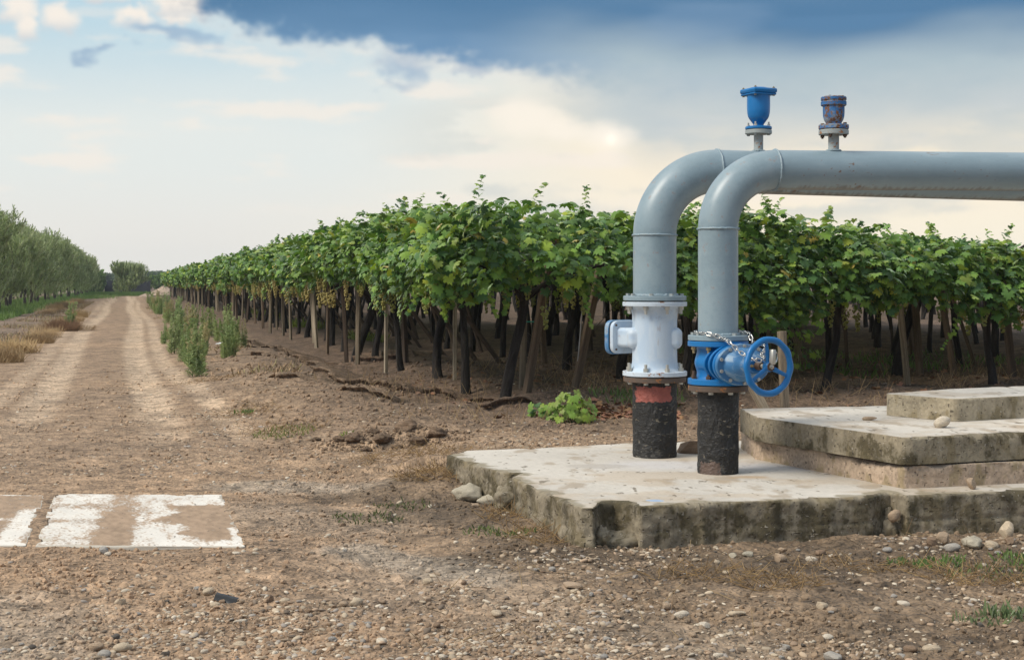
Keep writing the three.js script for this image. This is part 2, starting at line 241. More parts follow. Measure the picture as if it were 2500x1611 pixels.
{
  const ang = [], rad = [];
  for (let a = -180; a < -27; a += 9) ang.push(a);
  for (let a = -27; a <= 27.001; a += 54 / 760) ang.push(a);
  for (let a = 36; a < 180; a += 9) ang.push(a);
  let r = 1.2; rad.push(0.4, 0.8); while (r < 5) { rad.push(r); r *= 1.12; }
  r = 5.2; while (r < 480) { rad.push(r); r += Math.max(0.022, r * r * 0.00036 * (r > 30 ? 1 + (r - 30) * 0.02 : 1)); if (r > 200) r += 12; }
  const na = ang.length, nr = rad.length, pos = new Float32Array(na * nr * 3), uv = new Float32Array(na * nr * 2), cl = new Float32Array(na * nr * 3);
  for (let j = 0; j < nr; j++) for (let i = 0; i < na; i++) {
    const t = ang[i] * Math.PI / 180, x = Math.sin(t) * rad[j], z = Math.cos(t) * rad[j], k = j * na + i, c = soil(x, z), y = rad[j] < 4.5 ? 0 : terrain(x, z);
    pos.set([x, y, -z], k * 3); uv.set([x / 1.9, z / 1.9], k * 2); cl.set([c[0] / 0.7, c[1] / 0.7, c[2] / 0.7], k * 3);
  }
  const ground = [], road = [];
  for (let j = 0; j + 1 < nr; j++) for (let i = 0; i < na; i++) {
    const i2 = (i + 1) % na, a = j * na + i, b = j * na + i2, c = a + na, d = b + na;
    const tm = (ang[i] + (i2 ? ang[i2] : 180)) / 2 * Math.PI / 180, rm = (rad[j] + rad[j + 1]) / 2, x = Math.sin(tm) * rm, z = Math.cos(tm) * rm;
    const on = z > 3 && z < 178 && Math.abs(x - roadX(z) + 0.25 * sn(x * 0.7, z * 0.7, 2)) < 2.0;
    (on ? road : ground).push(a, b, c, b, d, c);
  }
  const full = new THREE.BufferGeometry();
  full.setAttribute('position', new THREE.BufferAttribute(pos, 3)); full.setAttribute('uv', new THREE.BufferAttribute(uv, 2)); full.setAttribute('color', new THREE.BufferAttribute(cl, 3));
  full.setIndex(new THREE.BufferAttribute(Uint32Array.from(ground.concat(road)), 1));
  full.computeVertexNormals();
  const sub = (list) => { const g = new THREE.BufferGeometry(), map = new Map(), P = [], N = [], T = [], C = [], I = []; for (const k of list) { let m = map.get(k); if (m === undefined) { m = map.size; map.set(k, m); P.push(pos[k * 3], pos[k * 3 + 1], pos[k * 3 + 2]); const n = full.attributes.normal.array; N.push(n[k * 3], n[k * 3 + 1], n[k * 3 + 2]); T.push(uv[k * 2], uv[k * 2 + 1]); C.push(cl[k * 3], cl[k * 3 + 1], cl[k * 3 + 2]); } I.push(m); } g.setAttribute('position', new THREE.Float32BufferAttribute(P, 3)); g.setAttribute('normal', new THREE.Float32BufferAttribute(N, 3)); g.setAttribute('uv', new THREE.Float32BufferAttribute(T, 2)); g.setAttribute('color', new THREE.Float32BufferAttribute(C, 3)); g.setIndex(I); return g; };
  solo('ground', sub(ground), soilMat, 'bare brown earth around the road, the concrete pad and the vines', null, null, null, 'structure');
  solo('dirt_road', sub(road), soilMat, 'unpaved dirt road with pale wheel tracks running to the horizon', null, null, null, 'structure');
}

/* ---------- pebbles and crumbs of soil ---------- */
function rockGeo(seed, detail, rough, flat = 1) {
  let g = new THREE.IcosahedronGeometry(1, detail); g.deleteAttribute('uv'); g.deleteAttribute('normal'); g = mergeVertices(g, 1e-4);
  const o = seed * 13.7;
  return displace(g, (v) => { const n = v.clone(); const f = 1 + rough * n3(n.x * 1.1 + o, n.y * 1.1 + o, n.z * 1.1 - o, 2) + rough * 0.25 * n3(n.x * 3 + o, n.y * 3, n.z * 3, 2); v.multiplyScalar(f); v.y *= flat; });
}
function angularGeo(seed, cuts) {
  let g = new THREE.IcosahedronGeometry(1, 3); g.deleteAttribute('uv'); g.deleteAttribute('normal'); g = mergeVertices(g, 1e-4); const R = rng(seed), pl = [];
  for (let i = 0; i < cuts; i++) pl.push([new THREE.Vector3(R() - 0.5, R() - 0.5, R() - 0.5).normalize(), 0.45 + R() * 0.35]);
  displace(g, (v) => { for (const [n, d] of pl) { const k = v.dot(n); if (k > d) v.addScaledVector(n, (d - k) * 0.93); } v.multiplyScalar(1 + 0.03 * n3(v.x * 4 + seed, v.y * 4, v.z * 4)); });
  return toCreasedNormals(g, 0.5);
}
const stoneTones = [[0.40, 0.31, 0.22], [0.46, 0.38, 0.28], [0.36, 0.26, 0.18], [0.55, 0.48, 0.38], [0.30, 0.22, 0.15], [0.34, 0.30, 0.26], [0.19, 0.15, 0.115]];
const pebbleMat = new THREE.MeshPhysicalMaterial({ name: 'pebble', roughness: 0.95, specularIntensity: 0.4 });
const soilCrumbMat = new THREE.MeshStandardMaterial({ name: 'soil_crumb', roughness: 1 });
const onPad = (x, z) => inPoly(x, z, PAD);
const onSlab = (x, z) => { const [s, t] = slabST(x, z); return s > -1.6 && s < 1 && t > 0 && t < 1; };
{
  const R = rng(11), list = [], crumbs = [];
  const density = (x, z) => {
    const o = x - roadX(z), n = vn(x * 1.3, z * 1.3), n2 = vn(x * 4, z * 4 + 9);
    let d = 0.10;
    d += 1.5 * (1 - ss(z, 6.6, 8.3)) * ss(x, -3.0, -1.9) * (1 - ss(x, 0.1, 0.7));
    d += 0.28 * (1 - ss(z, 6.6, 8.6)) * ss(x, -0.2, 0.6);
    d += 0.35 * ss(z, 10.8, 11.6) * (1 - ss(z, 17, 19)) * (1 - ss(Math.abs(o), 4, 6) * 0.5);
    d += 0.5 * (1 - ss(segDist(x, z, [[0.4, 8.2], [3.4, 8.8]])[0], 0.1, 0.5));
    return 0.62 * d * (0.03 + 3.4 * n * n * n2 * n2 * 2.2);
  };
  for (let i = 0; i < 150000 && list.length < 26000; i++) {
    const z = 5.6 + 17 * Math.pow(R(), 1.9), x = (R() * 2 - 1) * 0.385 * z + (R() - 0.5) * 0.6;
    if (onPad(x, z) || onSlab(x, z) || R() > density(x, z)) continue;
    const s = (0.0024 + 0.0135 * Math.pow(R(), 4.2)) * (1 + (z - 6) * 0.025), t = stoneTones[Math.floor(Math.pow(R(), 1.25) * 7)], f = 0.75 + R() * 0.5;
    list.push([V(x, terrain(x, z) + s * 0.12, z), qr((R() - 0.5) * 0.7, R() * 6.28, (R() - 0.5) * 0.7), new THREE.Vector3(s * (0.9 + R() * 0.7), s * (0.4 + R() * 0.4), s * (0.8 + R() * 0.4)), col(t[0] * f, t[1] * f, t[2] * f)]);
  }
  instanced('gravel', rockGeo(3, 1, 0.35), pebbleMat, list, scene, 'fine gravel of mixed pebbles strewn over the dirt in front', 'gravel');
  for (let i = 0; i < 200000 && crumbs.length < 42000; i++) {
    const z = 5.6 + 30 * Math.pow(R(), 1.7), x = (R() * 2 - 1) * 0.39 * z + (R() - 0.5) * 0.6;
    if (onPad(x, z) || onSlab(x, z)) continue;
    const o = x - roadX(z), n = vn(x * 2.2 + 40, z * 2.2); if (R() > (0.1 + n * n * 1.3) * (1 - ss(z, 20, 34)) * (Math.abs(o) < 1.8 && z > 11 ? 0.35 : 1)) continue;
    const c = soil(x, z), f = 0.85 + R() * 0.5, s = (0.003 + 0.016 * Math.pow(R(), 5)) * (1 + (z - 6) * 0.03) * (z > 14 && o > 2 ? 1.35 : 1);
    crumbs.push([V(x, terrain(x, z) + s * 0.2, z), qr(R() * 6, R() * 6, R() * 6), new THREE.Vector3(s, s * 0.7, s * 0.9), col(c[0] * f, c[1] * f, c[2] * f)]);
  }
  for (let i = 0; i < 900; i++) { const a = R() * 6.28, q = Math.sqrt(R()), x = -1.1 + Math.cos(a) * q * 0.75, z = 13.6 + Math.sin(a) * q * 0.38, s = 0.008 + 0.028 * R() * R() * R(), f = 0.5 + R() * 0.3, c = SOIL.near; crumbs.push([V(x, terrain(x, z) + s * 0.3, z), qr(R() * 6, R() * 6, R() * 6), new THREE.Vector3(s, s * 0.7, s * 0.9), col(c[0] * f, c[1] * f, c[2] * f)]); }
  instanced('soil_crumbs', angularGeo(5, 7), soilCrumbMat, crumbs, scene, 'loose brown crumbs of soil scattered over the ground', 'soil');
}

// crusts left standing along the wash-outs: thin overhanging lips of dried soil with a hollow beneath
{
  const crust = (pts, amp, seed) => {
    const c = new THREE.CatmullRomCurve3(pts.map(([x, z]) => new THREE.Vector3(x, 0, -z))), n = Math.round(c.getLength() / 0.05), pos = [], uv = [], cl = [], idx = [];
    for (let i = 0; i <= n; i++) {
      const t = i / n, p = c.getPointAt(t), d = c.getTangentAt(t), nx = d.z, nz = -d.x, w = 0.30 * sn(i * 0.05 + seed * 9, seed, 4) + 0.08 * sn(i * 0.4, seed + 4, 2), ends = ss(t, 0, 0.08) * (1 - ss(t, 0.92, 1)), k = 0.6 * amp * ends * clamp(0.35 + 1.1 * vn(i * 0.06 + 3 * seed, 2) + 0.35 * sn(i * 0.5, seed, 2));
      const at = (o) => [p.x + nx * (w + o), p.z + nz * (w + o)], y0 = terrain(p.x + nx * w, -(p.z + nz * w)), yb = terrain(p.x + nx * (w + 0.7), -(p.z + nz * (w + 0.7)));
      const rows = [[0.03, y0 - 0.05], [0.05, y0 + k * 0.35], [-0.01, y0 + k * 0.62], [-0.03, y0 + k * 0.9], [0.05, y0 + k], [0.35, lerp(yb, y0 + k, 0.45)], [0.8, yb - 0.012]];
      for (const [o, y] of rows) { const [x, z] = at(o), s = soil(x, -z); pos.push(x, y, z); uv.push(x / 1.9, -z / 1.9 + y); cl.push(s[0] / 0.7, s[1] / 0.7, s[2] / 0.7); }
    }
    for (let i = 0; i < n; i++) for (let r = 0; r < 6; r++) { const a = i * 7 + r, b = a + 1, e = a + 7, f = e + 1; idx.push(a, b, e, b, f, e); }
    const g = new THREE.BufferGeometry(); g.setAttribute('position', new THREE.Float32BufferAttribute(pos, 3)); g.setAttribute('uv', new THREE.Float32BufferAttribute(uv, 2)); g.setAttribute('color', new THREE.Float32BufferAttribute(cl, 3)); g.setIndex(idx); g.computeVertexNormals();
    solo('eroded_bank', g, soilMat, 'low crumbling lip of washed-out soil between the road and the vines', null, null, null, 'structure');
  };
  crust([[-5.9, 33.8], [-5.0, 31.5], [-4.1, 29.0], [-3.5, 26.0], [-3.0, 23.6], [-2.5, 21.5]], 0.15, 1); crust([[-2.65, 21.9], [-2.1, 20.9], [-1.4, 19.9], [-0.7, 19.1], [-0.1, 18.5]], 0.18, 2); crust([[-3.4, 20.7], [-2.7, 19.7], [-1.9, 19.0]], 0.14, 3); crust([[-2.3, 18.4], [-1.4, 17.75], [-0.6, 17.5], [0.3, 17.4]], 0.16, 4);
  crust([[-3.15, 28.6], [-2.75, 27.6], [-2.2, 27.2], [-1.9, 27.1]], 0.18, 5); crust([[-5.4, 28.5], [-4.7, 27.6], [-4.2, 26.0]], 0.13, 6); crust([[-7.6, 38.5], [-6.6, 35.8], [-5.8, 33.9]], 0.16, 8);
}

/* ---------- concrete ---------- */
function outlineLoop(pts, step, wob, seed, round = 0) {
  // densify a closed outline (x, z ahead) and roughen it
  const out = [], n = pts.length; let s = 0;
  const P = []; // optional corner rounding
  for (let i = 0; i < n; i++) { const a = pts[(i + n - 1) % n], b = pts[i], c = pts[(i + 1) % n]; if (!round) { P.push(b); continue; } const la = Math.hypot(a[0] - b[0], a[1] - b[1]), lc = Math.hypot(c[0] - b[0], c[1] - b[1]), r = Math.min(round, la * 0.3, lc * 0.3); const p = [b[0] + (a[0] - b[0]) / la * r, b[1] + (a[1] - b[1]) / la * r], q = [b[0] + (c[0] - b[0]) / lc * r, b[1] + (c[1] - b[1]) / lc * r]; for (let k = 0; k <= 4; k++) { const t = k / 4; P.push([lerp(lerp(p[0], b[0], t), lerp(b[0], q[0], t), t), lerp(lerp(p[1], b[1], t), lerp(b[1], q[1], t), t)]); } }
  for (let i = 0; i < P.length; i++) { const a = P[i], b = P[(i + 1) % P.length], L = Math.hypot(b[0] - a[0], b[1] - a[1]), m = Math.max(1, Math.round(L / step)); for (let k = 0; k < m; k++) { const t = k / m, x = lerp(a[0], b[0], t), z = lerp(a[1], b[1], t); out.push([x, z, s + L * t]); } s += L; }
  const N = out.length;
  return out.map(([x, z, d], i) => { const a = out[(i + N - 2) % N], b = out[(i + 2) % N]; let nx = b[1] - a[1], nz = -(b[0] - a[0]); const l = Math.hypot(nx, nz) || 1; nx /= l; nz /= l; return { x: x + nx * wob * sn(x * 9 + seed, z * 9, 3), z: z + nz * wob * sn(x * 9 + seed, z * 9, 3), nx, nz, s: d }; });
}
function slabGeo(pts, y0, y1, o = {}) {
  const { step = 0.025, wob = 0.006, seed = 1, chip = 0.012, rough = 0.006, seam = 0, round = 0, lean = 0, tilt = [0, 0] } = o;
  let L = outlineLoop(pts, step, wob, seed, round), area = 0;
  L.forEach((p, i) => { const q = L[(i + 1) % L.length]; area += p.x * q.z - q.x * p.z; });
  const sgn = area > 0 ? 1 : -1, N = L.length, H = y1 - y0, rows = Math.max(4, Math.round(H / 0.016)), pos = [], uv = [], idx = [], grp = [];
  const chipAt = (p) => chip * (0.35 + 2.6 * Math.pow(clamp(vn(p.x * 7 + seed * 5, p.z * 7) * 0.7 + vn(p.x * 23, p.z * 23 + seed) * 0.45), 4)) * (1 + 2.5 * ss(vn(p.x * 1.7 + seed * 3, p.z * 1.7), 0.62, 0.8));
  const prof = [];
  for (let r = 0; r <= rows; r++) prof.push([0, r / rows]);
  const R = prof.length + 3;
  for (let r = 0; r < R; r++) for (let i = 0; i <= N; i++) {
    const p = L[i % N], c = chipAt(p); let out, y;
    if (r < prof.length) {
      const t = prof[r][1]; y = y0 + t * (H - c * 0.9);
      out = rough * n3(p.x * 6 + seed, y * 9, p.z * 6, 3) + rough * 0.7 * n3(p.x * 30, y * 34 + seed, p.z * 30, 2) - lean * t;
      if (seam) out -= 0.008 * Math.exp(-(((y - y0 - seam * H - 0.004 * sn(p.s * 2, 3, 2)) / 0.006) ** 2)) - (y - y0 < seam * H ? 0.004 : 0);
      out += c * 0.1 * ss(t, 0.8, 1) * n3(p.x * 40, y * 40, p.z * 40, 2);
    } else { const k = (r - prof.length + 1) / 3; out = -lean - c * (1 - Math.cos(k * Math.PI / 2)) * 1.1 - (r === R - 1 ? c * 0.3 : 0); y = y1 - c * 0.9 * (1 - Math.sin(k * Math.PI / 2)); }
    const x = p.x + sgn * p.nx * out, z = p.z + sgn * p.nz * out;
    pos.push(x, y + tilt[0] * (x - pts[0][0]) + tilt[1] * (z - pts[0][1]), -z); uv.push(i === N ? p.s + (L[1].s - L[0].s) * 0 + L[N - 1].s + step : p.s, y - y0);
  }
  const w = N + 1;
  for (let r = 0; r + 1 < R; r++) for (let i = 0; i < N; i++) { const a = r * w + i, b = a + 1, c = a + w, d = c + 1; if (sgn > 0) idx.push(a, b, c, b, d, c); else idx.push(a, c, b, b, c, d); }
  const sideCount = idx.length;
  // cap
  const base = pos.length / 3, ring = []; for (let i = 0; i < N; i++) { const k = (R - 1) * w + i; ring.push(new THREE.Vector2(pos[k * 3], -pos[k * 3 + 2])); pos.push(pos[k * 3], pos[k * 3 + 1], pos[k * 3 + 2]); uv.push(pos[k * 3], -pos[k * 3 + 2]); }
  for (const [a, b, c] of THREE.ShapeUtils.triangulateShape(ring, [])) { const A = ring[a], B = ring[b], C = ring[c], cr = (B.x - A.x) * (C.y - A.y) - (B.y - A.y) * (C.x - A.x); if (cr > 0) idx.push(base + a, base + b, base + c); else idx.push(base + a, base + c, base + b); }
  const g = new THREE.BufferGeometry();
  g.setAttribute('position', new THREE.Float32BufferAttribute(pos, 3)); g.setAttribute('uv', new THREE.Float32BufferAttribute(uv, 2)); g.setIndex(idx); g.computeVertexNormals();
  g.addGroup(0, sideCount, 0); g.addGroup(sideCount, idx.length - sideCount, 1);
  return g;
}
// cast faces: pitted, with algae in blotches and runs; u: metres along the face, v: metres up
const pq = (x, y, px, py) => { const ix = Math.floor(x), iy = Math.floor(y), u = sm(x - ix), v = sm(y - iy), m = (k, p) => ((k % p) + p) % p; const a = h2(m(ix, px), m(iy, py)), b = h2(m(ix + 1, px), m(iy, py)), c = h2(m(ix, px), m(iy + 1, py)), d = h2(m(ix + 1, px), m(iy + 1, py)); return a + (b - a) * u + (c - a) * v + (a - b - c + d) * u * v; };
// tileable noise over a 3.2 m x 0.4 m face: k cells per 0.4 m, stretched s times upwards
const fq = (u, v, k, o, s = 1, sh = 0) => { let t = 0, a = 0.5, n = 0; for (let i = 0; i < o; i++) { const py = Math.max(1, Math.round(k / s)); t += a * pq(u * 8 * k + sh, v * py, 8 * k, py); n += a; k *= 2; a *= 0.55; } return t / n; };
const faceTex = (seed, algae, tone, warm, W = 3.2, Hh = 0.4) => { const t = texture(2048, 256, (u, v) => {
  const a = fq(u, v, 3, 5, 1, seed * 7), run = fq(u, v, 10, 3, 6, seed * 5), b = fq(u, v, 2, 5, 1, seed * 11), f = fq(u, v, 22, 3, 1, seed), m = fq(u, v, 5, 4, 1.6, seed * 3);
  let s = tone * (0.80 + 0.5 * (a - 0.5) + 0.6 * (f - 0.5));
  let c = warm > 1 ? [s * 1.22, s * 0.93, s * 0.68] : [s * 1.10, s * 0.935, s * (0.68 - warm * 0.06)];
  c = mix3(c, [0.30 * tone * 2, 0.235 * tone * 2, 0.12 * tone * 2], 0.6 * ss(m, 0.48, 0.66));
  const al = ss(b * 0.62 + run * 0.22 + m * 0.16 + (f - 0.5) * 0.3, 0.58 - algae * 0.16, 0.74 - algae * 0.10);
  c = mix3(c, mix3([0.034, 0.028, 0.016], [0.085, 0.068, 0.032], f), al * 0.9 * clamp(algae * 1.4));
  const pit = ss(pq(u * 8 * 24, v * 24, 192, 24), 0.87, 0.95); c = mix3(c, [0.05, 0.04, 0.03], pit * 0.6);
  const ag = ss(pq(u * 8 * 30 + 0.5, v * 30, 240, 30), 0.9, 0.96); c = mix3(c, [0.55, 0.5, 0.42], ag * 0.5);
  return c; }); t.repeat.set(1 / W, 1 / Hh); return t; };
const faceBump = texture(2048, 256, (u, v) => 0.5 + 0.45 * (fq(u, v, 12, 4) - 0.5) - 0.5 * ss(pq(u * 192, v * 24, 192, 24), 0.84, 0.95) + 0.3 * ss(pq(u * 240 + 0.5, v * 30, 240, 30), 0.86, 0.96), false);
const bumpFor = (W, Hh) => { const t = faceBump.clone(); t.repeat.set(1 / W, 1 / Hh); t.needsUpdate = true; return t; };
const face = (name, seed, algae, tone, warm) => new THREE.MeshStandardMaterial({ name, map: faceTex(seed, algae, tone, warm), bumpMap: bumpFor(3.2, 0.4), bumpScale: 0.012, roughness: 0.95 });
const topTex = (fn, w, size, ox, oz) => { const t = texture(w, w, fn); t.repeat.set(1 / size, 1 / size); t.offset.set(-ox / size, -oz / size); t.wrapS = t.wrapT = THREE.ClampToEdgeWrapping; return t; };
const topBump = texture(512, 512, (u, v) => pfbm(u, v, 24, 5), false); topBump.repeat.set(1 / 0.8, 1 / 0.8);
function slabTop(u, v, S, ox, oz, pale, marks) {
  const x = ox + u * S, z = oz + v * S, a = fbm(x * 1.6 + 4, z * 1.6, 5), f = fbm(x * 40, z * 40, 3), g = fbm(x * 7, z * 3.5 + 8, 5);
  let s = pale * (0.84 + 0.34 * (a - 0.5) + 0.18 * (f - 0.5)); let c = [s * 1.02, s * 0.945, s * 0.83];
  c = mix3(c, [0.30, 0.22, 0.135], 0.55 * ss(g, 0.56, 0.74));
  c = mix3(c, [0.45, 0.33, 0.2], 0.35 * ss(fbm(x * 2.2 + 50, z * 3 + 2, 4), 0.55, 0.7));
  c = mix3(c, [0.16, 0.13, 0.09], 0.8 * ss(fbm(x * 22 + 9, z * 9, 3), 0.73, 0.82));
  return marks ? marks(c, x, z, f) : c;
}
const padMarks = (c, x, z, f) => {
  const pale = Math.hypot((x - 1.35) / 0.85, (z - 10.45) / 0.35) + 0.5 * sn(x * 3, z * 3, 3); c = mix3(c, [0.60, 0.59, 0.60], 0.6 * (1 - ss(pale, 0.5, 1.2)));
  const darkPatch = Math.hypot((x - 0.62) / 0.32, (z - 10.45) / 0.14) + 0.35 * sn(x * 6, z * 6, 3); c = mix3(c, [0.40, 0.36, 0.31], 0.55 * (1 - ss(darkPatch, 0.6, 1.0)));
  // dirt gathered along the broken front and left edges, in blotches
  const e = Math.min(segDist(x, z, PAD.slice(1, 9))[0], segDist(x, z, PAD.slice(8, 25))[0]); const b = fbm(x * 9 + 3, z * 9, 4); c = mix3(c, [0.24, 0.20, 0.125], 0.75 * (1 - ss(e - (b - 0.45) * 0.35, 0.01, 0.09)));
  const blue = Math.hypot((x - 0.852) / 0.055, (z - 8.80) / 0.05) + 0.3 * sn(x * 30, z * 30, 2); c = mix3(c, [0.28, 0.42, 0.62], 0.8 * (1 - ss(blue, 0.8, 1.0)));
  const rust = Math.hypot((x - 1.6) / 0.2, (z - 9.85) / 0.09) + 0.5 * sn(x * 9, z * 9, 3); c = mix3(c, [0.42, 0.25, 0.1], 0.5 * (1 - ss(rust, 0.3, 1)));
  return c;
};
const faceOld = face('mossy_concrete', 1, 1.15, 0.31, 0.2), faceMid = face('stained_concrete', 2, 0.82, 0.32, 0.35), faceRed = face('reddish_concrete', 3, 0.12, 0.44, 1.2), faceLight = face('pale_concrete', 5, 0.4, 0.44, 0.3);
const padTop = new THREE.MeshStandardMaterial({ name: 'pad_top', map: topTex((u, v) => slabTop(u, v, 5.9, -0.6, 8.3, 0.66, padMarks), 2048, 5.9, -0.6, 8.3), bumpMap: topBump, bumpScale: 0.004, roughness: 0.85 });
const midTop = new THREE.MeshStandardMaterial({ name: 'cover_top', map: topTex((u, v) => slabTop(u, v, 3.6, 1.6, 9.1, 0.74), 1024, 3.6, 1.6, 9.1), bumpMap: topBump, bumpScale: 0.004, roughness: 0.8 });
const PADTOP = 0.25;
{
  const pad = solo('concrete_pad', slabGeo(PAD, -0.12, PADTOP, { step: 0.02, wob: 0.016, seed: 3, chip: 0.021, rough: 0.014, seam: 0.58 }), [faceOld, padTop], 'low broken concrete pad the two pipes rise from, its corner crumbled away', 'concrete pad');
  // crumbled core left in the broken corner
  const rubble = (x, z, y, sx, sy, sz, seed) => { const g = rockGeo(seed, 5, 0.5); displace(g, (v) => { const q = 1 + 0.5 * n3(v.x * 2.6 + seed, v.y * 2.6, v.z * 2.6, 4); v.multiplyScalar(q); v.set(Math.round(v.x * 7) / 7 * 0.5 + v.x * 0.5, Math.round(v.y * 6) / 6 * 0.5 + v.y * 0.5, v.z); }); g.scale(sx, sy, sz); const t = g.attributes.position, uv = []; for (let i = 0; i < t.count; i++) uv.push(t.getX(i) + t.getZ(i), t.getY(i) + 0.2); g.setAttribute('uv', new THREE.Float32BufferAttribute(uv, 2)); const m = part('broken_edge', g, faceOld, pad); m.position.copy(V(x, y, z)); return m; };
  rubble(0.61, 8.68, 0.0, 0.14, 0.09, 0.11, 21); rubble(0.52, 8.6, 0.06, 0.06, 0.07, 0.06, 25); rubble(-0.02, 10.08, 0.05, 0.10, 0.11, 0.10, 22); rubble(2.34, 9.12, 0.03, 0.06, 0.10, 0.07, 23);
  const low = [[1.80, 10.86], [2.472, 9.30], [3.303, 9.55], [5.0, 10.05], [5.0, 12.3], [1.80, 11.6]];
  solo('base_course', slabGeo(low, PADTOP - 0.02, 0.392, { seed: 5, chip: 0.012, rough: 0.011, wob: 0.007, step: 0.03 }), [faceRed, midTop], 'reddish rough concrete course between the broken pad and the thick cover slab', 'concrete course');
  const mid = [[1.767, 10.691], [2.46, 9.295], [2.52, 9.29], [3.329, 9.587], [5.0, 10.18], [5.0, 12.2], [1.767, 11.4]];
  solo('cover_slab', slabGeo(mid, 0.402, 0.575, { seed: 7, chip: 0.008, rough: 0.0035, wob: 0.003, step: 0.03, tilt: [0, 0.0] }), [faceMid, midTop], 'thick square-edged concrete cover slab streaked with dark algae, right of the blue valve', 'concrete slab');
  const blk = [[2.735, 10.84], [3.108, 10.325], [3.72, 10.63], [4.5, 11.02], [4.2, 11.75], [3.35, 11.3]];
  solo('manhole_block', slabGeo(blk, 0.577, 0.735, { seed: 9, chip: 0.011, rough: 0.004, wob: 0.003, step: 0.03, round: 0.06 }), [faceLight, midTop], 'small pale concrete block with rounded edges on top of the cover slab', 'concrete block');
  // the slab let into the road, in two pieces
  const roadSlabTex = (left) => texture(512, 512, (u, v) => {
    const s = left ? u - 1.05 : u, t = v, x = s * 1.24, z = t * 2.15, f = fbm(x * 26 + 5, z * 11, 4), a = fbm(x * 3 + 9, z * 3, 4), b = fbm(x * 6 + 2, z * 2.2 + 4, 4);
    let dirt = 0.16 + 0.5 * (b - 0.5);
    if (!left) {
      const trk = s - lerp(0.34, 0.40, t); dirt += 0.75 * Math.exp(-(((trk - 0.03) / 0.10) ** 2)) * (0.75 + 0.5 * (a - 0.5));
      dirt += 0.42 * ss(s + 0.15 * (a - 0.5), 0.22, 0.3) * (1 - ss(s, 0.42, 0.5)) * (1 - ss(t, 0.5, 0.7));
      dirt += 1.0 * ss(s + 0.5 * (a - 0.5) + 0.18 * (t - 0.5), 0.60, 0.78) * ss(t, 0.06, 0.16) * (1 - ss(t + 0.12 * (a - 0.5), 0.72, 0.80)) * (1 - ss(s, 0.93, 0.97) * (1 - ss(t, 0.28, 0.36)));
      dirt += 0.4 * (1 - ss(Math.abs(t - 0.72), 0.02, 0.09)) * (1 - ss(s, 0.25, 0.4)) + 0.35 * (1 - ss(Math.abs(t - 0.42), 0.02, 0.08)) * (1 - ss(s, 0.3, 0.42));
      dirt += 0.3 * (1 - ss(t, 0.02, 0.4)) * (1 - ss(s, 0.3, 0.5));
    } else { dirt = 0.95 - 0.9 * ss(t, 0.94, 0.98) - 0.9 * (1 - ss(Math.abs(s + 0.12 - 0.1 * (t - 0.3)), 0.03, 0.1)) * (1 - ss(t, 0.6, 0.75)) - 0.8 * (1 - ss(Math.abs(t - 0.45), 0.01, 0.05)) * (1 - ss(s, -0.3, -0.1)) - 0.9 * (1 - ss(t, 0.02, 0.07)); }
    const d = clamp(ss(dirt + 0.9 * (f - 0.5) + 0.8 * (fbm(x * 80, z * 36, 2) - 0.5), 0.0, 0.78) * 0.97 + 0.03), w = 0.76 + 0.22 * (a - 0.5) + 0.14 * (f - 0.5);
    let c = mix3([w, w * 0.955, w * 0.87], [0.34 + 0.24 * (f - 0.5), 0.24 + 0.17 * (f - 0.5), 0.16 + 0.12 * (f - 0.5)], d);
    return mix3(c, [0.07, 0.06, 0.05], 0.8 * ss(fbm(x * 55, z * 26 + 3, 2), 0.84, 0.9));
  });
  const edgeM = new THREE.MeshStandardMaterial({ name: 'slab_edge', color: col(0.5, 0.46, 0.39), roughness: 0.95 });
  const piece = (poly, s0, s1, left, label) => {
    const g = slabGeo(poly, -0.06, 0.007, { seed: left ? 12 : 11, chip: 0.006, rough: 0.004, wob: 0.008, step: 0.03 });
    const p = g.attributes.position, uv = g.attributes.uv; for (let i = 0; i < p.count; i++) { const [s, t] = slabST(p.getX(i), -p.getZ(i)); uv.setXY(i, left ? s + 1.05 : s, t); }
    const tx = roadSlabTex(left); tx.wrapS = tx.wrapT = THREE.ClampToEdgeWrapping;
    return solo('road_slab', g, [edgeM, new THREE.MeshStandardMaterial({ name: 'road_slab_top', map: tx, bumpMap: topBump, bumpScale: 0.003, roughness: 0.92 })], label, 'concrete slab');
  };
  const at = (s, t) => [SL.x + SL.ax * s + SL.bx * t, SL.z + SL.az * s + SL.bz * t];
  piece([at(0, 0), at(1, 0), at(1, 1), at(0, 1)], 0, 1, false, 'white flat concrete slab in the road half covered by tan dirt');
  piece([at(-1.05, 0), at(-0.045, 0), at(-0.045, 0.98), at(-1.05, 0.98)], -1.05, 0, true, 'flat concrete slab at the left picture edge almost hidden under dirt');
}

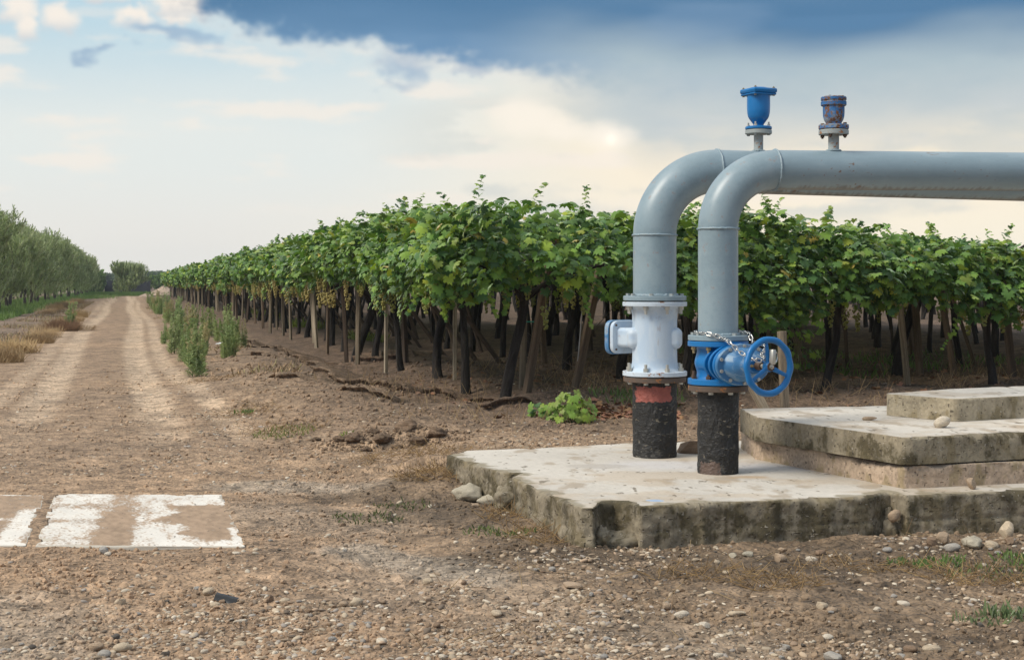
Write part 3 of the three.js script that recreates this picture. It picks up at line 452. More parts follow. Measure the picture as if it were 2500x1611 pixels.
/* ---------- pipes, valves and fittings ---------- */
const tube = (r0, r1, y0, y1, seg = 48) => new THREE.CylinderGeometry(r1, r0, y1 - y0, seg, 1, true).translate(0, (y0 + y1) / 2, 0);
const disc = (r, y0, y1, bevel = 0.004, seg = 64) => new THREE.LatheGeometry([[0, y0], [r - bevel, y0], [r, y0 + bevel], [r, y1 - bevel], [r - bevel, y1], [0, y1]].map(([x, y]) => new THREE.Vector2(x, y)), seg);
const lathe = (pts, seg = 56) => new THREE.LatheGeometry(pts.map(([x, y]) => new THREE.Vector2(x, y)), seg);
const smoothLathe = (pts, seg = 64, n = 60) => new THREE.LatheGeometry(new THREE.SplineCurve(pts.map(([x, y]) => new THREE.Vector2(x, y))).getPoints(n), seg);
const crisp = (g, a = 0.6) => toCreasedNormals(g, a);
const planarUV = (g, k = 1) => { const p = g.attributes.position, n = g.attributes.normal, u = []; for (let i = 0; i < p.count; i++) { const a = Math.abs(n.getX(i)), b = Math.abs(n.getY(i)), c = Math.abs(n.getZ(i)); if (b > a && b > c) u.push(p.getX(i) * k, p.getZ(i) * k); else if (a > c) u.push(p.getZ(i) * k, p.getY(i) * k); else u.push(p.getX(i) * k, p.getY(i) * k); } g.setAttribute('uv', new THREE.Float32BufferAttribute(u, 2)); return g; };
// paint with slight unevenness, specks of rust and drips; uv in metres, tile 0.7 m
const paintTex = (base, vary, rust, seed, second, amount = 0, rustTone = [0.20, 0.085, 0.03]) => { const t = texture(512, 512, (u, v) => {
  const a = pfbm(u + seed * 0.17, v, 5, 5), f = pfbm(u, v + seed * 0.31, 60, 3), g = pfbm(u + 0.4, v + seed * 0.11, 14, 4), k = 1 + vary * (a - 0.5) * 2 + vary * 0.5 * (f - 0.5) * 2;
  let c = [base[0] * k, base[1] * k, base[2] * k];
  if (second) c = mix3(c, second, amount * ss(a * 0.7 + g * 0.4, 0.46, 0.66));
  const r = ss(g * 0.72 + f * 0.35, 0.72 - rust * 0.3, 0.80 - rust * 0.26); c = mix3(c, mix3(rustTone, [rustTone[0] * 1.7, rustTone[1] * 1.7, rustTone[2] * 1.6], f), r * clamp(rust * 6));
  return c; }); t.repeat.set(1 / 0.7, 1 / 0.7); return t; };
const metal = (name, o) => new THREE.MeshPhysicalMaterial({ name, roughness: 0.42, ...o });
const greyTex = paintTex([0.235, 0.318, 0.365], 0.12, 0.05, 1, [0.285, 0.362, 0.405], 0.5), greyPaint = metal('grey_paint', { map: greyTex, roughness: 0.36 });
const greyRusty = metal('grey_paint_worn', { map: paintTex([0.33, 0.37, 0.37], 0.12, 0.2, 2), roughness: 0.5 });
const bluePaint = metal('blue_paint', { map: paintTex([0.002, 0.155, 0.43], 0.08, 0.0, 3), roughness: 0.36, clearcoat: 0.12, clearcoatRoughness: 0.3 });
const blueFaded = metal('blue_paint_chalky', { map: paintTex([0.05, 0.19, 0.40], 0.2, 0.05, 4, [0.30, 0.42, 0.52], 0.75), roughness: 0.5 });
const paleBlue = metal('chalky_pale_blue_paint', { map: paintTex([0.53, 0.62, 0.71], 0.07, 0.04, 5, [0.36, 0.50, 0.67], 0.5), roughness: 0.5 });
const paleRusty = metal('pale_paint_rusting', { map: paintTex([0.54, 0.62, 0.70], 0.12, 0.3, 6), roughness: 0.55 });
const rustBrown = metal('brown_iron', { map: paintTex([0.095, 0.068, 0.052], 0.3, 0.3, 7), roughness: 0.75 });
const rustTex = paintTex([0.03, 0.15, 0.38], 0.3, 0.70, 8, [0.30, 0.33, 0.33], 0.8, [0.115, 0.05, 0.022]); rustTex.repeat.set(1 / 0.26, 1 / 0.26);
const rustyBlue = metal('rusted_blue_paint', { map: rustTex, bumpMap: rustTex, bumpScale: 0.003, roughness: 0.75 });
const zinc = metal('zinc', { color: col(0.50, 0.49, 0.44), metalness: 0.65, roughness: 0.45 }), brass = metal('brassy_zinc', { color: col(0.34, 0.27, 0.15), metalness: 0.6, roughness: 0.45 }), boltDark = metal('rusty_bolt', { color: col(0.11, 0.07, 0.05), metalness: 0.3, roughness: 0.7 }), chrome = metal('steel', { color: col(0.62, 0.62, 0.60), metalness: 1, roughness: 0.24 }), gasketM = metal('rubber', { color: col(0.015, 0.015, 0.016), roughness: 0.85 });
const tarTex = texture(1024, 512, (u, v) => { const a = pfbm(u, v, 8, 5), f = pfbm(u + 0.5, v, 50, 3), w = pq(u * 30 + 3 * a, v * 60 + 4 * a, 30, 60); let s = 0.011 + 0.022 * a * f; let c = [s, s * 0.97, s * 0.93]; c = mix3(c, [0.10, 0.095, 0.085], 0.7 * ss(a * 0.5 + f * 0.4 + w * 0.16, 0.61, 0.74)); c = mix3(c, [0.20, 0.17, 0.12], 0.7 * ss(f * 0.7 + w * 0.3, 0.70, 0.78)); return c; });
const tarBump = texture(1024, 512, (u, v) => { const a = pfbm(u, v, 10, 5); return 0.5 * a + 0.35 * pq(u * 40 + 5 * a, v * 14 + 6 * a, 40, 14) + 0.2 * pfbm(u, v, 60, 2); }, false);
function tarMat(name, patch) { // bitumen wrap with one bare patch of primer; uv 0..1 round the pipe and up it
  const t = texture(1024, 512, (u, v) => { const i = (Math.floor(v * 512) % 512) * 1024 + Math.floor(u * 1024), d = tarTex.image.data; let c = [s2l(d[i * 4]), s2l(d[i * 4 + 1]), s2l(d[i * 4 + 2])]; const [pu, pv, ru, rv, pc] = patch, w = (sn(u * 40, v * 16, 4)), q = Math.max(Math.abs(u - pu) / ru, Math.abs(v - pv) / rv) + 0.22 * w + 0.1 * sn(u * 120, v * 20, 2); const k = 1 + 0.25 * sn(u * 30, v * 20, 4); return mix3(c, [pc[0] * k, pc[1] * k, pc[2] * k], 1 - ss(q, 0.88, 0.95)); });
  return new THREE.MeshStandardMaterial({ name, map: t, bumpMap: tarBump, bumpScale: 0.02, roughness: 0.62 });
}
const hexHead = (r, h) => crisp(new THREE.CylinderGeometry(r, r, h, 6), 0.3);
const boltGeo = (r, h, stud) => mergeGeometries([hexHead(r, h).translate(0, h / 2, 0), ...(stud ? [crisp(new THREE.CylinderGeometry(r * 0.55, r * 0.55, stud, 12), 0.5).translate(0, h + stud / 2, 0)] : [])]);
function boltRing(parent, n, radius, y, geo, mat, down, off = 0) { for (let i = 0; i < n; i++) { const t = off + i / n * Math.PI * 2, m = part('bolt', geo, mat, parent); m.position.set(Math.cos(t) * radius, y, Math.sin(t) * radius); if (down) m.rotation.x = Math.PI; m.rotation.y = t * 1.7; } }
function weldBead(r, w, seed) { const g = new THREE.TorusGeometry(r, w, 10, 220).rotateX(Math.PI / 2); return displace(g, (v) => { const a = Math.atan2(v.z, v.x), q = Math.hypot(v.x, v.z), k = 1 + 0.35 * (vn(a * 26 + seed, 3) - 0.5) + 0.25 * Math.sin(a * 90); const f = (r + (q - r) * k * 1.15) / q; v.x *= f; v.z *= f; v.y = v.y * (0.8 + 0.5 * vn(a * 31, seed)) + 0.0025 * sn(a * 9, seed, 2); }); }
const meterUV = (g, su, sv) => { const u = g.attributes.uv; for (let i = 0; i < u.count; i++) u.setXY(i, u.getX(i) * su, u.getY(i) * sv); return g; };

// the long runs: the same paint, with a streaky darker brown band along the underside
const runTex = texture(512, 1024, (u, v) => {
  const a = pfbm(u, v, 6, 5), f = pfbm(u, v + 0.3, 70, 3), st = pq(u * 10 + 2 * a, v * 120, 10, 120) * 0.6 + pq(u * 24, v * 260, 24, 260) * 0.4, k = 1 + 0.24 * (a - 0.5) + 0.1 * (f - 0.5);
  let c = mix3([0.235 * k, 0.318 * k, 0.365 * k], [0.285, 0.362, 0.405], 0.5 * ss(a, 0.5, 0.66));
  const d = Math.abs(u - 0.25), underBand = ss(0.085 - d + 0.08 * (a - 0.5) + 0.07 * (st - 0.5), -0.02, 0.05);
  c = mix3(c, mix3([0.17, 0.135, 0.09], [0.075, 0.055, 0.036], ss(st + 0.5 * (f - 0.5), 0.42, 0.72)), 0.6 * underBand);
  return mix3(c, [0.17, 0.08, 0.03], 0.8 * ss(f * 0.6 + a * 0.45, 0.72, 0.78));
});
function overheadPipe(o) {
  const { x, z, r, yFlange, flangeR, yBend, yaw, pitch, length, label, mat } = o, R = r * 3, t = thing('overhead_pipe', label, 'pipe', V(x, 0, z)), H = yBend - yFlange;
  t.rotation.y = yaw;
  const c = 2 * Math.PI * r;
  part('riser', meterUV(tube(r, r, yFlange, yBend, 72), c, H), mat, t);
  const el = meterUV(new THREE.TorusGeometry(R, r, 72, 48, Math.PI / 2), c, R * 1.57); { const u = el.attributes.uv; for (let i = 0; i < u.count; i++) u.setXY(i, u.getY(i) * c / (R * 1.57), u.getX(i) * R * 1.57 / c); }
  const e = part('elbow', el, mat, t); e.rotation.y = Math.PI; e.position.set(R, yBend, 0);
  const rt = runTex.clone(); rt.repeat.set(1 / c, 1 / 2.3); rt.needsUpdate = true;
  const run = part('horizontal_run', meterUV(tube(r, r, 0, length, 72), c, length), metal('grey_paint_streaked', { map: rt, roughness: 0.4 }), t); run.rotation.z = -Math.PI / 2 + pitch; run.position.set(R - 0.002, yBend + R, 0);
  const w1 = part('weld_bead', weldBead(r, 0.0078, 1 + r * 50), mat, t); w1.position.y = yBend;
  const w2 = part('weld_bead', weldBead(r, 0.0078, 7 + r * 50), mat, t); w2.position.set(R, yBend + R, 0); w2.rotation.z = Math.PI / 2;
  const w3 = part('weld_bead', weldBead(r + 0.003, 0.011, 11 + r * 50), mat, t); w3.position.y = yFlange + 0.004;
  const fl = part('flange', planarUV(crisp(disc(flangeR, yFlange - 0.036, yFlange))), mat, t);
  boltRing(t, 8, flangeR - 0.033, yFlange, boltGeo(0.017, 0.017, 0), greyRusty, false, 0.42);
  return t;
}
const YAW = Math.atan2(0.196, 0.981);
const bigPipe = overheadPipe({ x: 1.07, z: 11.04, r: 0.162, yFlange: 1.452, flangeR: 0.236, yBend: 1.905, yaw: YAW, pitch: -0.014, length: 7.5, mat: greyPaint, label: 'thicker grey painted pipe bending over from the white water meter, the one behind' });
const nearPipe = overheadPipe({ x: 1.412, z: 10.09, r: 0.1365, yFlange: 1.192, flangeR: 0.205, yBend: 1.918, yaw: YAW, pitch: 0.008, length: 7.5, mat: greyPaint, label: 'thinner grey painted pipe bending over from the blue gate valve, in front' });
// stub pipes for the air valves, welded on the runs
const runAt = (p, r, yb, pitch, d) => { const R = 3 * r; return new THREE.Vector3(R + d * Math.cos(pitch), yb + R + d * Math.sin(pitch), 0); };
function stub(p, at, r, y1, flangeR, yF0, yF1, h) {
  const local = at; const s = part('branch_pipe', meterUV(tube(h, h, local.y + r * 0.6, yF0, 40), 0.22, 0.3), greyRusty, p); s.position.set(local.x, 0, local.z);
  const w = part('weld_bead', weldBead(h + 0.004, 0.008, h * 900 + y1), greyPaint, p); w.position.set(local.x, local.y + r - 0.001, local.z); w.scale.set(1.06, 1, 1.0);
  const f = part('branch_flange', planarUV(crisp(disc(flangeR, yF0, yF1))), greyRusty, p); f.position.set(local.x, 0, local.z);
}
const aBig = runAt(bigPipe, 0.162, 1.905, -0.014, 0.335), aNear = runAt(nearPipe, 0.1365, 1.918, 0.008, 0.435);
stub(bigPipe, aBig, 0.162, 1, 0.101, 2.678, 2.709, 0.0355); stub(nearPipe, aNear, 0.1365, 2, 0.1035, 2.578, 2.612, 0.0375);
bigPipe.updateMatrixWorld(true); nearPipe.updateMatrixWorld(true);

// black wrapped pipes coming out of the pad
function buriedPipe(x, z, r, y1, flangeR, yF1, mat, label, rot) {
  const t = thing('wrapped_pipe', label, 'pipe', V(x, 0, z));
  const g = new THREE.CylinderGeometry(r, r, y1 - 0.2, 96, 60, true).translate(0, (y1 + 0.2) / 2, 0);
  displace(g, (v) => { const a = Math.atan2(v.z, v.x), n = n3(Math.cos(a) * 3.5 + x * 9, v.y * 9, Math.sin(a) * 3.5, 4), f = 1 + 0.035 * n + 0.018 * n3(Math.cos(a) * 14, v.y * 40, Math.sin(a) * 14 + x, 2) + 0.02 * ss(Math.sin(v.y * 26 + a * 0.9 + 3 * n), 0.75, 1); v.x *= f; v.z *= f; });
  const w = part('bitumen_wrap', g, mat, t); w.rotation.y = rot;
  part('flange', planarUV(crisp(disc(flangeR, y1 - 0.001, yF1))), rustBrown, t);
  boltRing(t, 8, flangeR - 0.033, y1 - 0.001, boltGeo(0.018, 0.016, 0), zinc, true, 0.42);
  return t;
}
buriedPipe(1.07, 11.04, 0.163, 0.811, 0.234, 0.848, tarMat('bitumen_red', [0.47, 0.855, 0.16, 0.10, [0.30, 0.085, 0.065]]), 'black bitumen-wrapped pipe with a bare red patch under the white water meter', Math.PI);
buriedPipe(1.412, 10.09, 0.139, 0.812, 0.205, 0.850, tarMat('bitumen_brown', [0.40, 0.11, 0.10, 0.12, [0.115, 0.078, 0.062]]), 'black bitumen-wrapped pipe with a brown scuff under the blue gate valve', Math.PI);

// water meter
{
  const t = thing('water_meter', 'chalky white and pale blue water meter body flanged into the thicker pipe', 'water meter', V(1.07, 0, 11.04));
  part('gasket', disc(0.212, 1.4075, 1.4165, 0.001), gasketM, t); part('gasket', disc(0.212, 0.8482, 0.8545, 0.001), gasketM, t);
  part('flange', planarUV(crisp(disc(0.241, 1.374, 1.407))), paleRusty, t); part('flange', planarUV(crisp(disc(0.241, 0.855, 0.89))), paleRusty, t);
  part('body', meterUV(lathe([[0.20, 0.889], [0.188, 0.90], [0.176, 0.922], [0.169, 0.96], [0.167, 1.02], [0.167, 1.25], [0.169, 1.31], [0.176, 1.345], [0.188, 1.365], [0.20, 1.376]], 72), 1.05, 0.5), paleBlue, t);
  boltRing(t, 8, 0.205, 1.374, boltGeo(0.02, 0.026, 0.03), zinc, true, 0.42); boltRing(t, 8, 0.205, 0.89, boltGeo(0.02, 0.026, 0.03), zinc, false, 0.42);
  // cross housing: a boss on one side, the register box on the other
  const h = new THREE.Group(); h.name = 'register_housing'; t.add(h); h.position.y = 1.135; h.rotation.y = Math.atan2(-0.62, -0.78) + 0.0;
  h.rotation.y = Math.PI - Math.atan2(0.76, 0.65);
  const neck = (l0, l1, w, hh, rr) => new RoundedBoxGeometry(l1 - l0, hh, w, 5, rr).translate((l0 + l1) / 2, 0, 0);
  const boss = part('side_boss', planarUV(new RoundedBoxGeometry(0.41, 0.158, 0.22, 6, 0.05)), paleBlue, t); boss.position.y = 1.135; boss.rotation.y = -0.12;
  part('neck', planarUV(neck(0.05, 0.34, 0.21, 0.148, 0.03)), paleBlue, h);
  const sq = (w, hh, r) => { const s = new THREE.Shape(), a = w / 2, b = hh / 2; s.moveTo(-a + r, -b); s.lineTo(a - r, -b); s.quadraticCurveTo(a, -b, a, -b + r); s.lineTo(a, b - r); s.quadraticCurveTo(a, b, a - r, b); s.lineTo(-a + r, b); s.quadraticCurveTo(-a, b, -a, b - r); s.lineTo(-a, -b + r); s.quadraticCurveTo(-a, -b, -a + r, -b); return s; };
  const plate = (w, hh, r, d, x) => planarUV(crisp(new THREE.ExtrudeGeometry(sq(w, hh, r), { depth: d, bevelEnabled: true, bevelSize: 0.006, bevelThickness: 0.006, bevelSegments: 3, curveSegments: 8 }).rotateY(Math.PI / 2).translate(x, 0, 0), 0.5));
  part('cover_plate', plate(0.285, 0.235, 0.06, 0.022, 0.302), paleBlue, h);
  part('gasket', plate(0.28, 0.23, 0.06, 0.004, 0.332), gasketM, h);
  part('cover_plate', plate(0.298, 0.248, 0.065, 0.03, 0.346), blueFaded, h, 'bluer outer cover of the register box');
  for (const [a, b] of [[-1, -1], [-1, 1], [1, -1], [1, 1]]) { const m = part('bolt', boltGeo(0.008, 0.008, 0), boltDark, h); m.position.set(0.296, b * 0.092, a * 0.115); m.rotation.z = Math.PI / 2; }
}

// gate valve
{
  const t = thing('gate_valve', 'blue cast-iron gate valve with a handwheel under the thinner pipe', 'valve', V(1.412, 0, 10.09));
  const yaw = Math.atan2(0.47, 0.88), Y = 1.003;
  part('gasket', disc(0.18, 1.1525, 1.1555, 0.001), gasketM, t); part('gasket', disc(0.18, 0.8502, 0.8555, 0.001), gasketM, t);
  part('flange', planarUV(crisp(disc(0.207, 1.116, 1.152))), bluePaint, t); part('flange', planarUV(crisp(disc(0.207, 0.856, 0.896))), bluePaint, t);
  part('body', meterUV(smoothLathe([[0.16, 0.893], [0.148, 0.91], [0.145, 0.94], [0.156, 0.98], [0.160, 1.005], [0.156, 1.03], [0.145, 1.07], [0.148, 1.10], [0.16, 1.118]]), 0.95, 0.25), bluePaint, t);
  boltRing(t, 8, 0.178, 1.116, boltGeo(0.0185, 0.022, 0.024), brass, true, 0.5); boltRing(t, 8, 0.178, 0.896, boltGeo(0.0185, 0.022, 0.024), boltDark, false, 0.5);
  const s = new THREE.Group(); s.name = 'bonnet'; t.add(s); s.position.y = Y; s.rotation.order = 'YXZ'; s.rotation.y = yaw; // local +z points along the stem, towards the handwheel
  const oval = (pts, kx, ky, seg = 64) => smoothLathe(pts, seg, 50).rotateX(Math.PI / 2).scale(kx, ky, 1);
  const rimmed = (r, l0, l1, kx, ky) => crisp(disc(r, l0, l1, 0.006).rotateX(Math.PI / 2).scale(kx, ky, 1), 0.7);
  const P = (name, g, m, l) => { const q = part(name, planarUV(g), m, s, l); return q; };
  P('barrel', oval([[0.155, -0.02], [0.150, 0.08], [0.146, 0.16], [0.15, 0.25]], 1.08, 0.66), bluePaint);
  P('rib', rimmed(0.185, 0.095, 0.112, 1.06, 0.66), bluePaint); P('rib', rimmed(0.196, 0.168, 0.186, 1.07, 0.68), bluePaint);
  P('body_flange', rimmed(0.203, 0.236, 0.262, 1.1, 0.69), bluePaint); P('bonnet_flange', rimmed(0.203, 0.266, 0.292, 1.1, 0.69), blueFaded);
  P('bonnet_cone', oval([[0.150, 0.290], [0.140, 0.315], [0.115, 0.35], [0.088, 0.375], [0.074, 0.395], [0.066, 0.405], [0.0, 0.408]], 1.14, 0.78), blueFaded);
  for (let i = 0; i < 10; i++) { const a = (i + 0.5) / 10 * Math.PI * 2, m = part('bolt', boltGeo(0.0125, 0.012, 0), zinc, s); m.position.set(Math.cos(a) * 0.180 * 1.1, Math.sin(a) * 0.180 * 0.69, 0.292); m.rotation.x = Math.PI / 2; }
  P('gland', crisp(disc(0.056, 0.404, 0.436, 0.006).rotateX(Math.PI / 2).scale(1.25, 0.85, 1)), bluePaint);
  P('sticker', new THREE.SphereGeometry(0.1365, 24, 6, 1.95, 0.42, 0.98, 0.2).rotateX(Math.PI / 2).scale(1.0, 0.80, 1).translate(0, 0.002, 0.262), new THREE.MeshStandardMaterial({ name: 'white_sticker', color: col(0.75, 0.74, 0.7), roughness: 0.6, side: THREE.DoubleSide }));
  for (const k of [-1, 1]) { const m = part('bolt', boltGeo(0.011, 0.012, 0.012), brass, s); m.position.set(k * 0.05, 0, 0.436); m.rotation.x = Math.PI / 2; }
  P('packing_nut', new THREE.CylinderGeometry(0.026, 0.03, 0.05, 6).rotateX(Math.PI / 2).translate(0, 0, 0.46), boltDark); P('stem', new THREE.CylinderGeometry(0.015, 0.015, 0.17, 24).rotateX(Math.PI / 2).translate(0, 0, 0.505), zinc);
  const w = new THREE.Group(); w.name = 'handwheel'; t.add(w); w.rotation.order = 'YXZ'; w.rotation.y = yaw; w.position.set(Math.sin(yaw) * 0.555, Y, Math.cos(yaw) * 0.555);
  const rim = new THREE.TorusGeometry(0.176, 0.0215, 28, 240);
  displace(rim, (v) => { const a = Math.atan2(v.y, v.x), q = Math.hypot(v.x, v.y), out = clamp((q - 0.176) / 0.0215, -1, 1), lobe = (0.0022 + 0.0012 * Math.sin(a * 2 + 1)) * Math.cos(a * 10 + 0.6) * ss(out, -0.6, 1); const f = (q + lobe) / q; v.x *= f; v.y *= f; v.z *= 0.86; });
  part('rim', planarUV(rim), bluePaint, w);
  for (const a of [97, 213, 337]) { const g = crisp(new THREE.CylinderGeometry(0.0115, 0.0175, 0.138, 20).scale(1, 1, 0.62), 0.9).translate(0, 0.069 + 0.024, 0); const m = part('spoke', planarUV(g), bluePaint, w); m.rotation.z = (a - 90) * Math.PI / 180; }
  part('hub', planarUV(crisp(lathe([[0, -0.03], [0.028, -0.03], [0.034, -0.02], [0.034, 0.012], [0.028, 0.02], [0, 0.02]]).rotateX(Math.PI / 2))), bluePaint, w);
  part('washer', crisp(disc(0.029, 0.02, 0.027, 0.002, 32).rotateX(Math.PI / 2)), boltDark, w); part('nut', boltGeo(0.013, 0.011, 0.008).rotateX(Math.PI / 2).translate(0, 0, 0.027), chrome, w);
}

// chain round the pipe and through the handwheel, with its padlock
{
  const t = thing('security_chain', 'shiny steel link chain looped round the grey pipe and the blue handwheel', 'chain');
  const yaw = Math.atan2(0.47, 0.88), hubP = V(1.412 + Math.sin(yaw) * 0.5, 1.003, 10.09 - Math.cos(yaw) * 0.5), right = new THREE.Vector3(Math.cos(yaw), 0, -Math.sin(yaw));
  const off = (a, r, y) => new THREE.Vector3(1.412 + Math.sin(a) * r, y, -10.09 + Math.cos(a) * r);
  const lk = hubP.clone().addScaledVector(right, 0.028).add(new THREE.Vector3(0, 0.052, 0.03));
  const pts = [lk.clone().add(new THREE.Vector3(0.0, 0.004, 0)), hubP.clone().addScaledVector(right, -0.03).add(new THREE.Vector3(0, 0.04, 0.035)), hubP.clone().addScaledVector(right, -0.10).add(new THREE.Vector3(0, 0.052, -0.02)), hubP.clone().addScaledVector(right, -0.18).add(new THREE.Vector3(0, 0.10, -0.10)), hubP.clone().addScaledVector(right, -0.24).add(new THREE.Vector3(0, 0.152, -0.17)),
    off(-0.05, 0.226, 1.183), off(-0.45, 0.21, 1.206), off(-1.0, 0.172, 1.209), off(-1.6, 0.155, 1.211), off(-2.3, 0.15, 1.209), off(-3.14, 0.15, 1.209), off(-4.0, 0.15, 1.209), off(-4.7, 0.152, 1.212), off(-5.0, 0.18, 1.213), off(-5.18, 0.222, 1.203), off(-5.35, 0.262, 1.15),
    hubP.clone().addScaledVector(right, 0.04).add(new THREE.Vector3(0, 0.125, -0.11)), hubP.clone().addScaledVector(right, -0.012).add(new THREE.Vector3(0, 0.072, -0.02)), hubP.clone().addScaledVector(right, 0.0).add(new THREE.Vector3(0, 0.062, 0.02)), lk.clone().add(new THREE.Vector3(0.0, 0.018, 0.004))];
  const curve = new THREE.CatmullRomCurve3(pts, false, 'centripetal'), L = curve.getLength(), pitch = 0.0305, n = Math.floor(L / pitch);
  class Stadium extends THREE.Curve { getPoint(u, o = new THREE.Vector3()) { const a = u * Math.PI * 2, c = Math.cos(a), s = Math.sin(a), b = 0.0112; return o.set(c * b + Math.sign(c) * Math.min(1, Math.abs(c) * 3) * 0.0095, s * b * 1.05, 0); } }
  const linkG = new THREE.TubeGeometry(new Stadium(), 36, 0.0038, 8, true);
  const up = new THREE.Vector3(0.1, 1, 0.2).normalize();
  for (let i = 0; i < n; i++) { const u = (i + 0.5) / n, p = curve.getPointAt(u), d = curve.getTangentAt(u), side = d.clone().cross(up).normalize(), nn = side.clone().cross(d).normalize(); const m = part('link', linkG, chrome, t); const b = i % 2 ? side : nn; m.quaternion.setFromRotationMatrix(M4.makeBasis(d, b.clone(), d.clone().cross(b))); m.rotateX(0.5 + 0.25 * Math.sin(i * 2.3)); m.position.copy(p); }
  const pl = thing('padlock', 'steel bar padlock hanging at the hub of the blue handwheel', 'padlock', lk.clone().addScaledVector(right, 0.026).add(new THREE.Vector3(0, 0.012, 0.062)));
  pl.rotation.y = yaw + 0.25; pl.rotation.z = -0.06;
  part('lock_body', crisp(new RoundedBoxGeometry(0.032, 0.098, 0.034, 4, 0.006), 0.7), zinc, pl);
  part('keyway', disc(0.007, 0, 0.002, 0.0005, 20).translate(0, -0.049, 0), boltDark, pl);
  const sh = new THREE.TubeGeometry(new THREE.CatmullRomCurve3([[0.012, 0.034, 0], [0.034, 0.034, 0], [0.047, 0.018, 0], [0.047, -0.018, 0], [0.034, -0.034, 0], [0.012, -0.034, 0]].map((p) => new THREE.Vector3(...p))), 40, 0.0045, 10);
  part('shackle', sh, chrome, pl);
}

// air valves on top
{
  const w1 = bigPipe.localToWorld(aBig.clone()), w2 = nearPipe.localToWorld(aNear.clone());
  const t = thing('air_valve', 'bright blue air release valve with a square bolted cap on the rear pipe', 'air valve', new THREE.Vector3(w1.x, 0, w1.z));
  part('gasket', disc(0.096, 2.709, 2.714, 0.001), gasketM, t); part('flange', planarUV(crisp(disc(0.101, 2.714, 2.735))), bluePaint, t);
  part('bell', meterUV(smoothLathe([[0.0385, 2.733], [0.040, 2.752], [0.058, 2.778], [0.076, 2.805], [0.085, 2.84], [0.0875, 2.88], [0.0875, 2.93], [0.0875, 2.975]]), 0.5, 0.25), bluePaint, t);
  const cap = new THREE.Group(); cap.name = 'cap'; cap.rotation.y = 24 * Math.PI / 180; t.add(cap);
  part('cap_plate', planarUV(crisp(new RoundedBoxGeometry(0.196, 0.014, 0.196, 4, 0.006).translate(0, 2.978, 0), 0.8)), bluePaint, cap); part('cap_plate', planarUV(crisp(new RoundedBoxGeometry(0.208, 0.036, 0.208, 5, 0.013).translate(0, 3.004, 0), 0.9)), bluePaint, cap);
  part('cap_dome', planarUV(new THREE.SphereGeometry(0.1, 40, 12, 0, Math.PI * 2, 0, Math.PI / 2).scale(0.78, 0.17, 0.78).translate(0, 3.02, 0)), bluePaint, cap);
  for (const [a, b] of [[-1, -1], [-1, 1], [1, -1], [1, 1]]) { const m = part('bolt', boltGeo(0.0095, 0.008, 0.006), brass, cap); m.position.set(a * 0.082, 3.021, b * 0.082); const q = part('bolt', boltGeo(0.0095, 0.008, 0), brass, cap); q.position.set(a * 0.082, 2.972, b * 0.082); q.rotation.x = Math.PI; }
  boltRing(t, 4, 0.08, 2.735, boltGeo(0.0125, 0.014, 0.018), zinc, false, 0.45); boltRing(t, 4, 0.08, 2.678, boltGeo(0.0125, 0.012, 0), greyRusty, true, 0.45);
  const r = thing('air_valve', 'rusted small blue air valve with a round cap on the front pipe', 'air valve', new THREE.Vector3(w2.x, 0, w2.z));
  part('gasket', disc(0.098, 2.612, 2.616, 0.001), gasketM, r); part('flange', planarUV(crisp(disc(0.104, 2.616, 2.648))), rustyBlue, r);
  part('bell', meterUV(smoothLathe([[0.054, 2.646], [0.055, 2.662], [0.066, 2.682], [0.073, 2.71], [0.0745, 2.75], [0.0745, 2.785]]), 0.45, 0.15), rustyBlue, r);
  part('cap', planarUV(crisp(disc(0.088, 2.779, 2.812, 0.005))), rustyBlue, r); part('cap', planarUV(crisp(disc(0.088, 2.814, 2.843, 0.006))), rustyBlue, r); part('cap_dome', planarUV(crisp(disc(0.03, 2.842, 2.848, 0.003))), boltDark, r);
  const boss = part('plug', planarUV(crisp(disc(0.018, 0, 0.012, 0.003, 24).rotateX(Math.PI / 2))), rustyBlue, r); boss.position.set(0.03, 2.76, 0.062); boss.rotation.y = 0.45;
  boltRing(r, 4, 0.08, 2.648, boltGeo(0.014, 0.013, 0), boltDark, false, 0.5); boltRing(r, 4, 0.08, 2.578, boltGeo(0.014, 0.016, 0.008), boltDark, true, 0.5); boltRing(r, 4, 0.066, 2.842, boltGeo(0.009, 0.006, 0), boltDark, false, 0.6);
}

/* ---------- vineyard ---------- */
function leafGeo(fold, cup, twist, simple) {
  const half = simple ? [[0.30, 0.34], [0.54, 0.02], [0.26, -0.40]] : [[0.05, 0.27], [0.20, 0.42], [0.36, 0.40], [0.52, 0.24], [0.36, 0.12], [0.58, 0.0], [0.50, -0.18], [0.29, -0.17], [0.30, -0.40], [0.13, -0.36]];
  const out = [[0, simple ? 0.3 : 0.10], ...half, [0, -0.64], ...half.map(([x, y]) => [-x, y]).reverse()];
  const pos = [0, -0.02, 0], idx = []; out.forEach(([x, y], i) => { const z = -cup * (x * x + y * y) + fold * Math.abs(x) + twist * x * y; pos.push(x, y, z); idx.push(0, 1 + (i + 1) % out.length, 1 + i); });
  const g = new THREE.BufferGeometry(); g.setAttribute('position', new THREE.Float32BufferAttribute(pos, 3)); g.setIndex(idx); g.computeVertexNormals();
  return g;
}
const leafA = leafGeo(0.22, 0.45, 0.3), leafB = leafGeo(-0.12, 0.55, -0.35), leafFar = leafGeo(0.25, 0.4, 0.2, true);
const leafMat = new THREE.MeshPhysicalMaterial({ name: 'vine_leaf', color: 0xffffff, roughness: 0.92, transmission: 0.34, thickness: 0, clearcoat: 0.30, clearcoatRoughness: 0.36, side: THREE.DoubleSide });
const greens = [[0.085, 0.195, 0.030], [0.058, 0.150, 0.032], [0.130, 0.262, 0.030], [0.185, 0.325, 0.032], [0.270, 0.395, 0.036], [0.39, 0.450, 0.042], [0.46, 0.36, 0.06]];
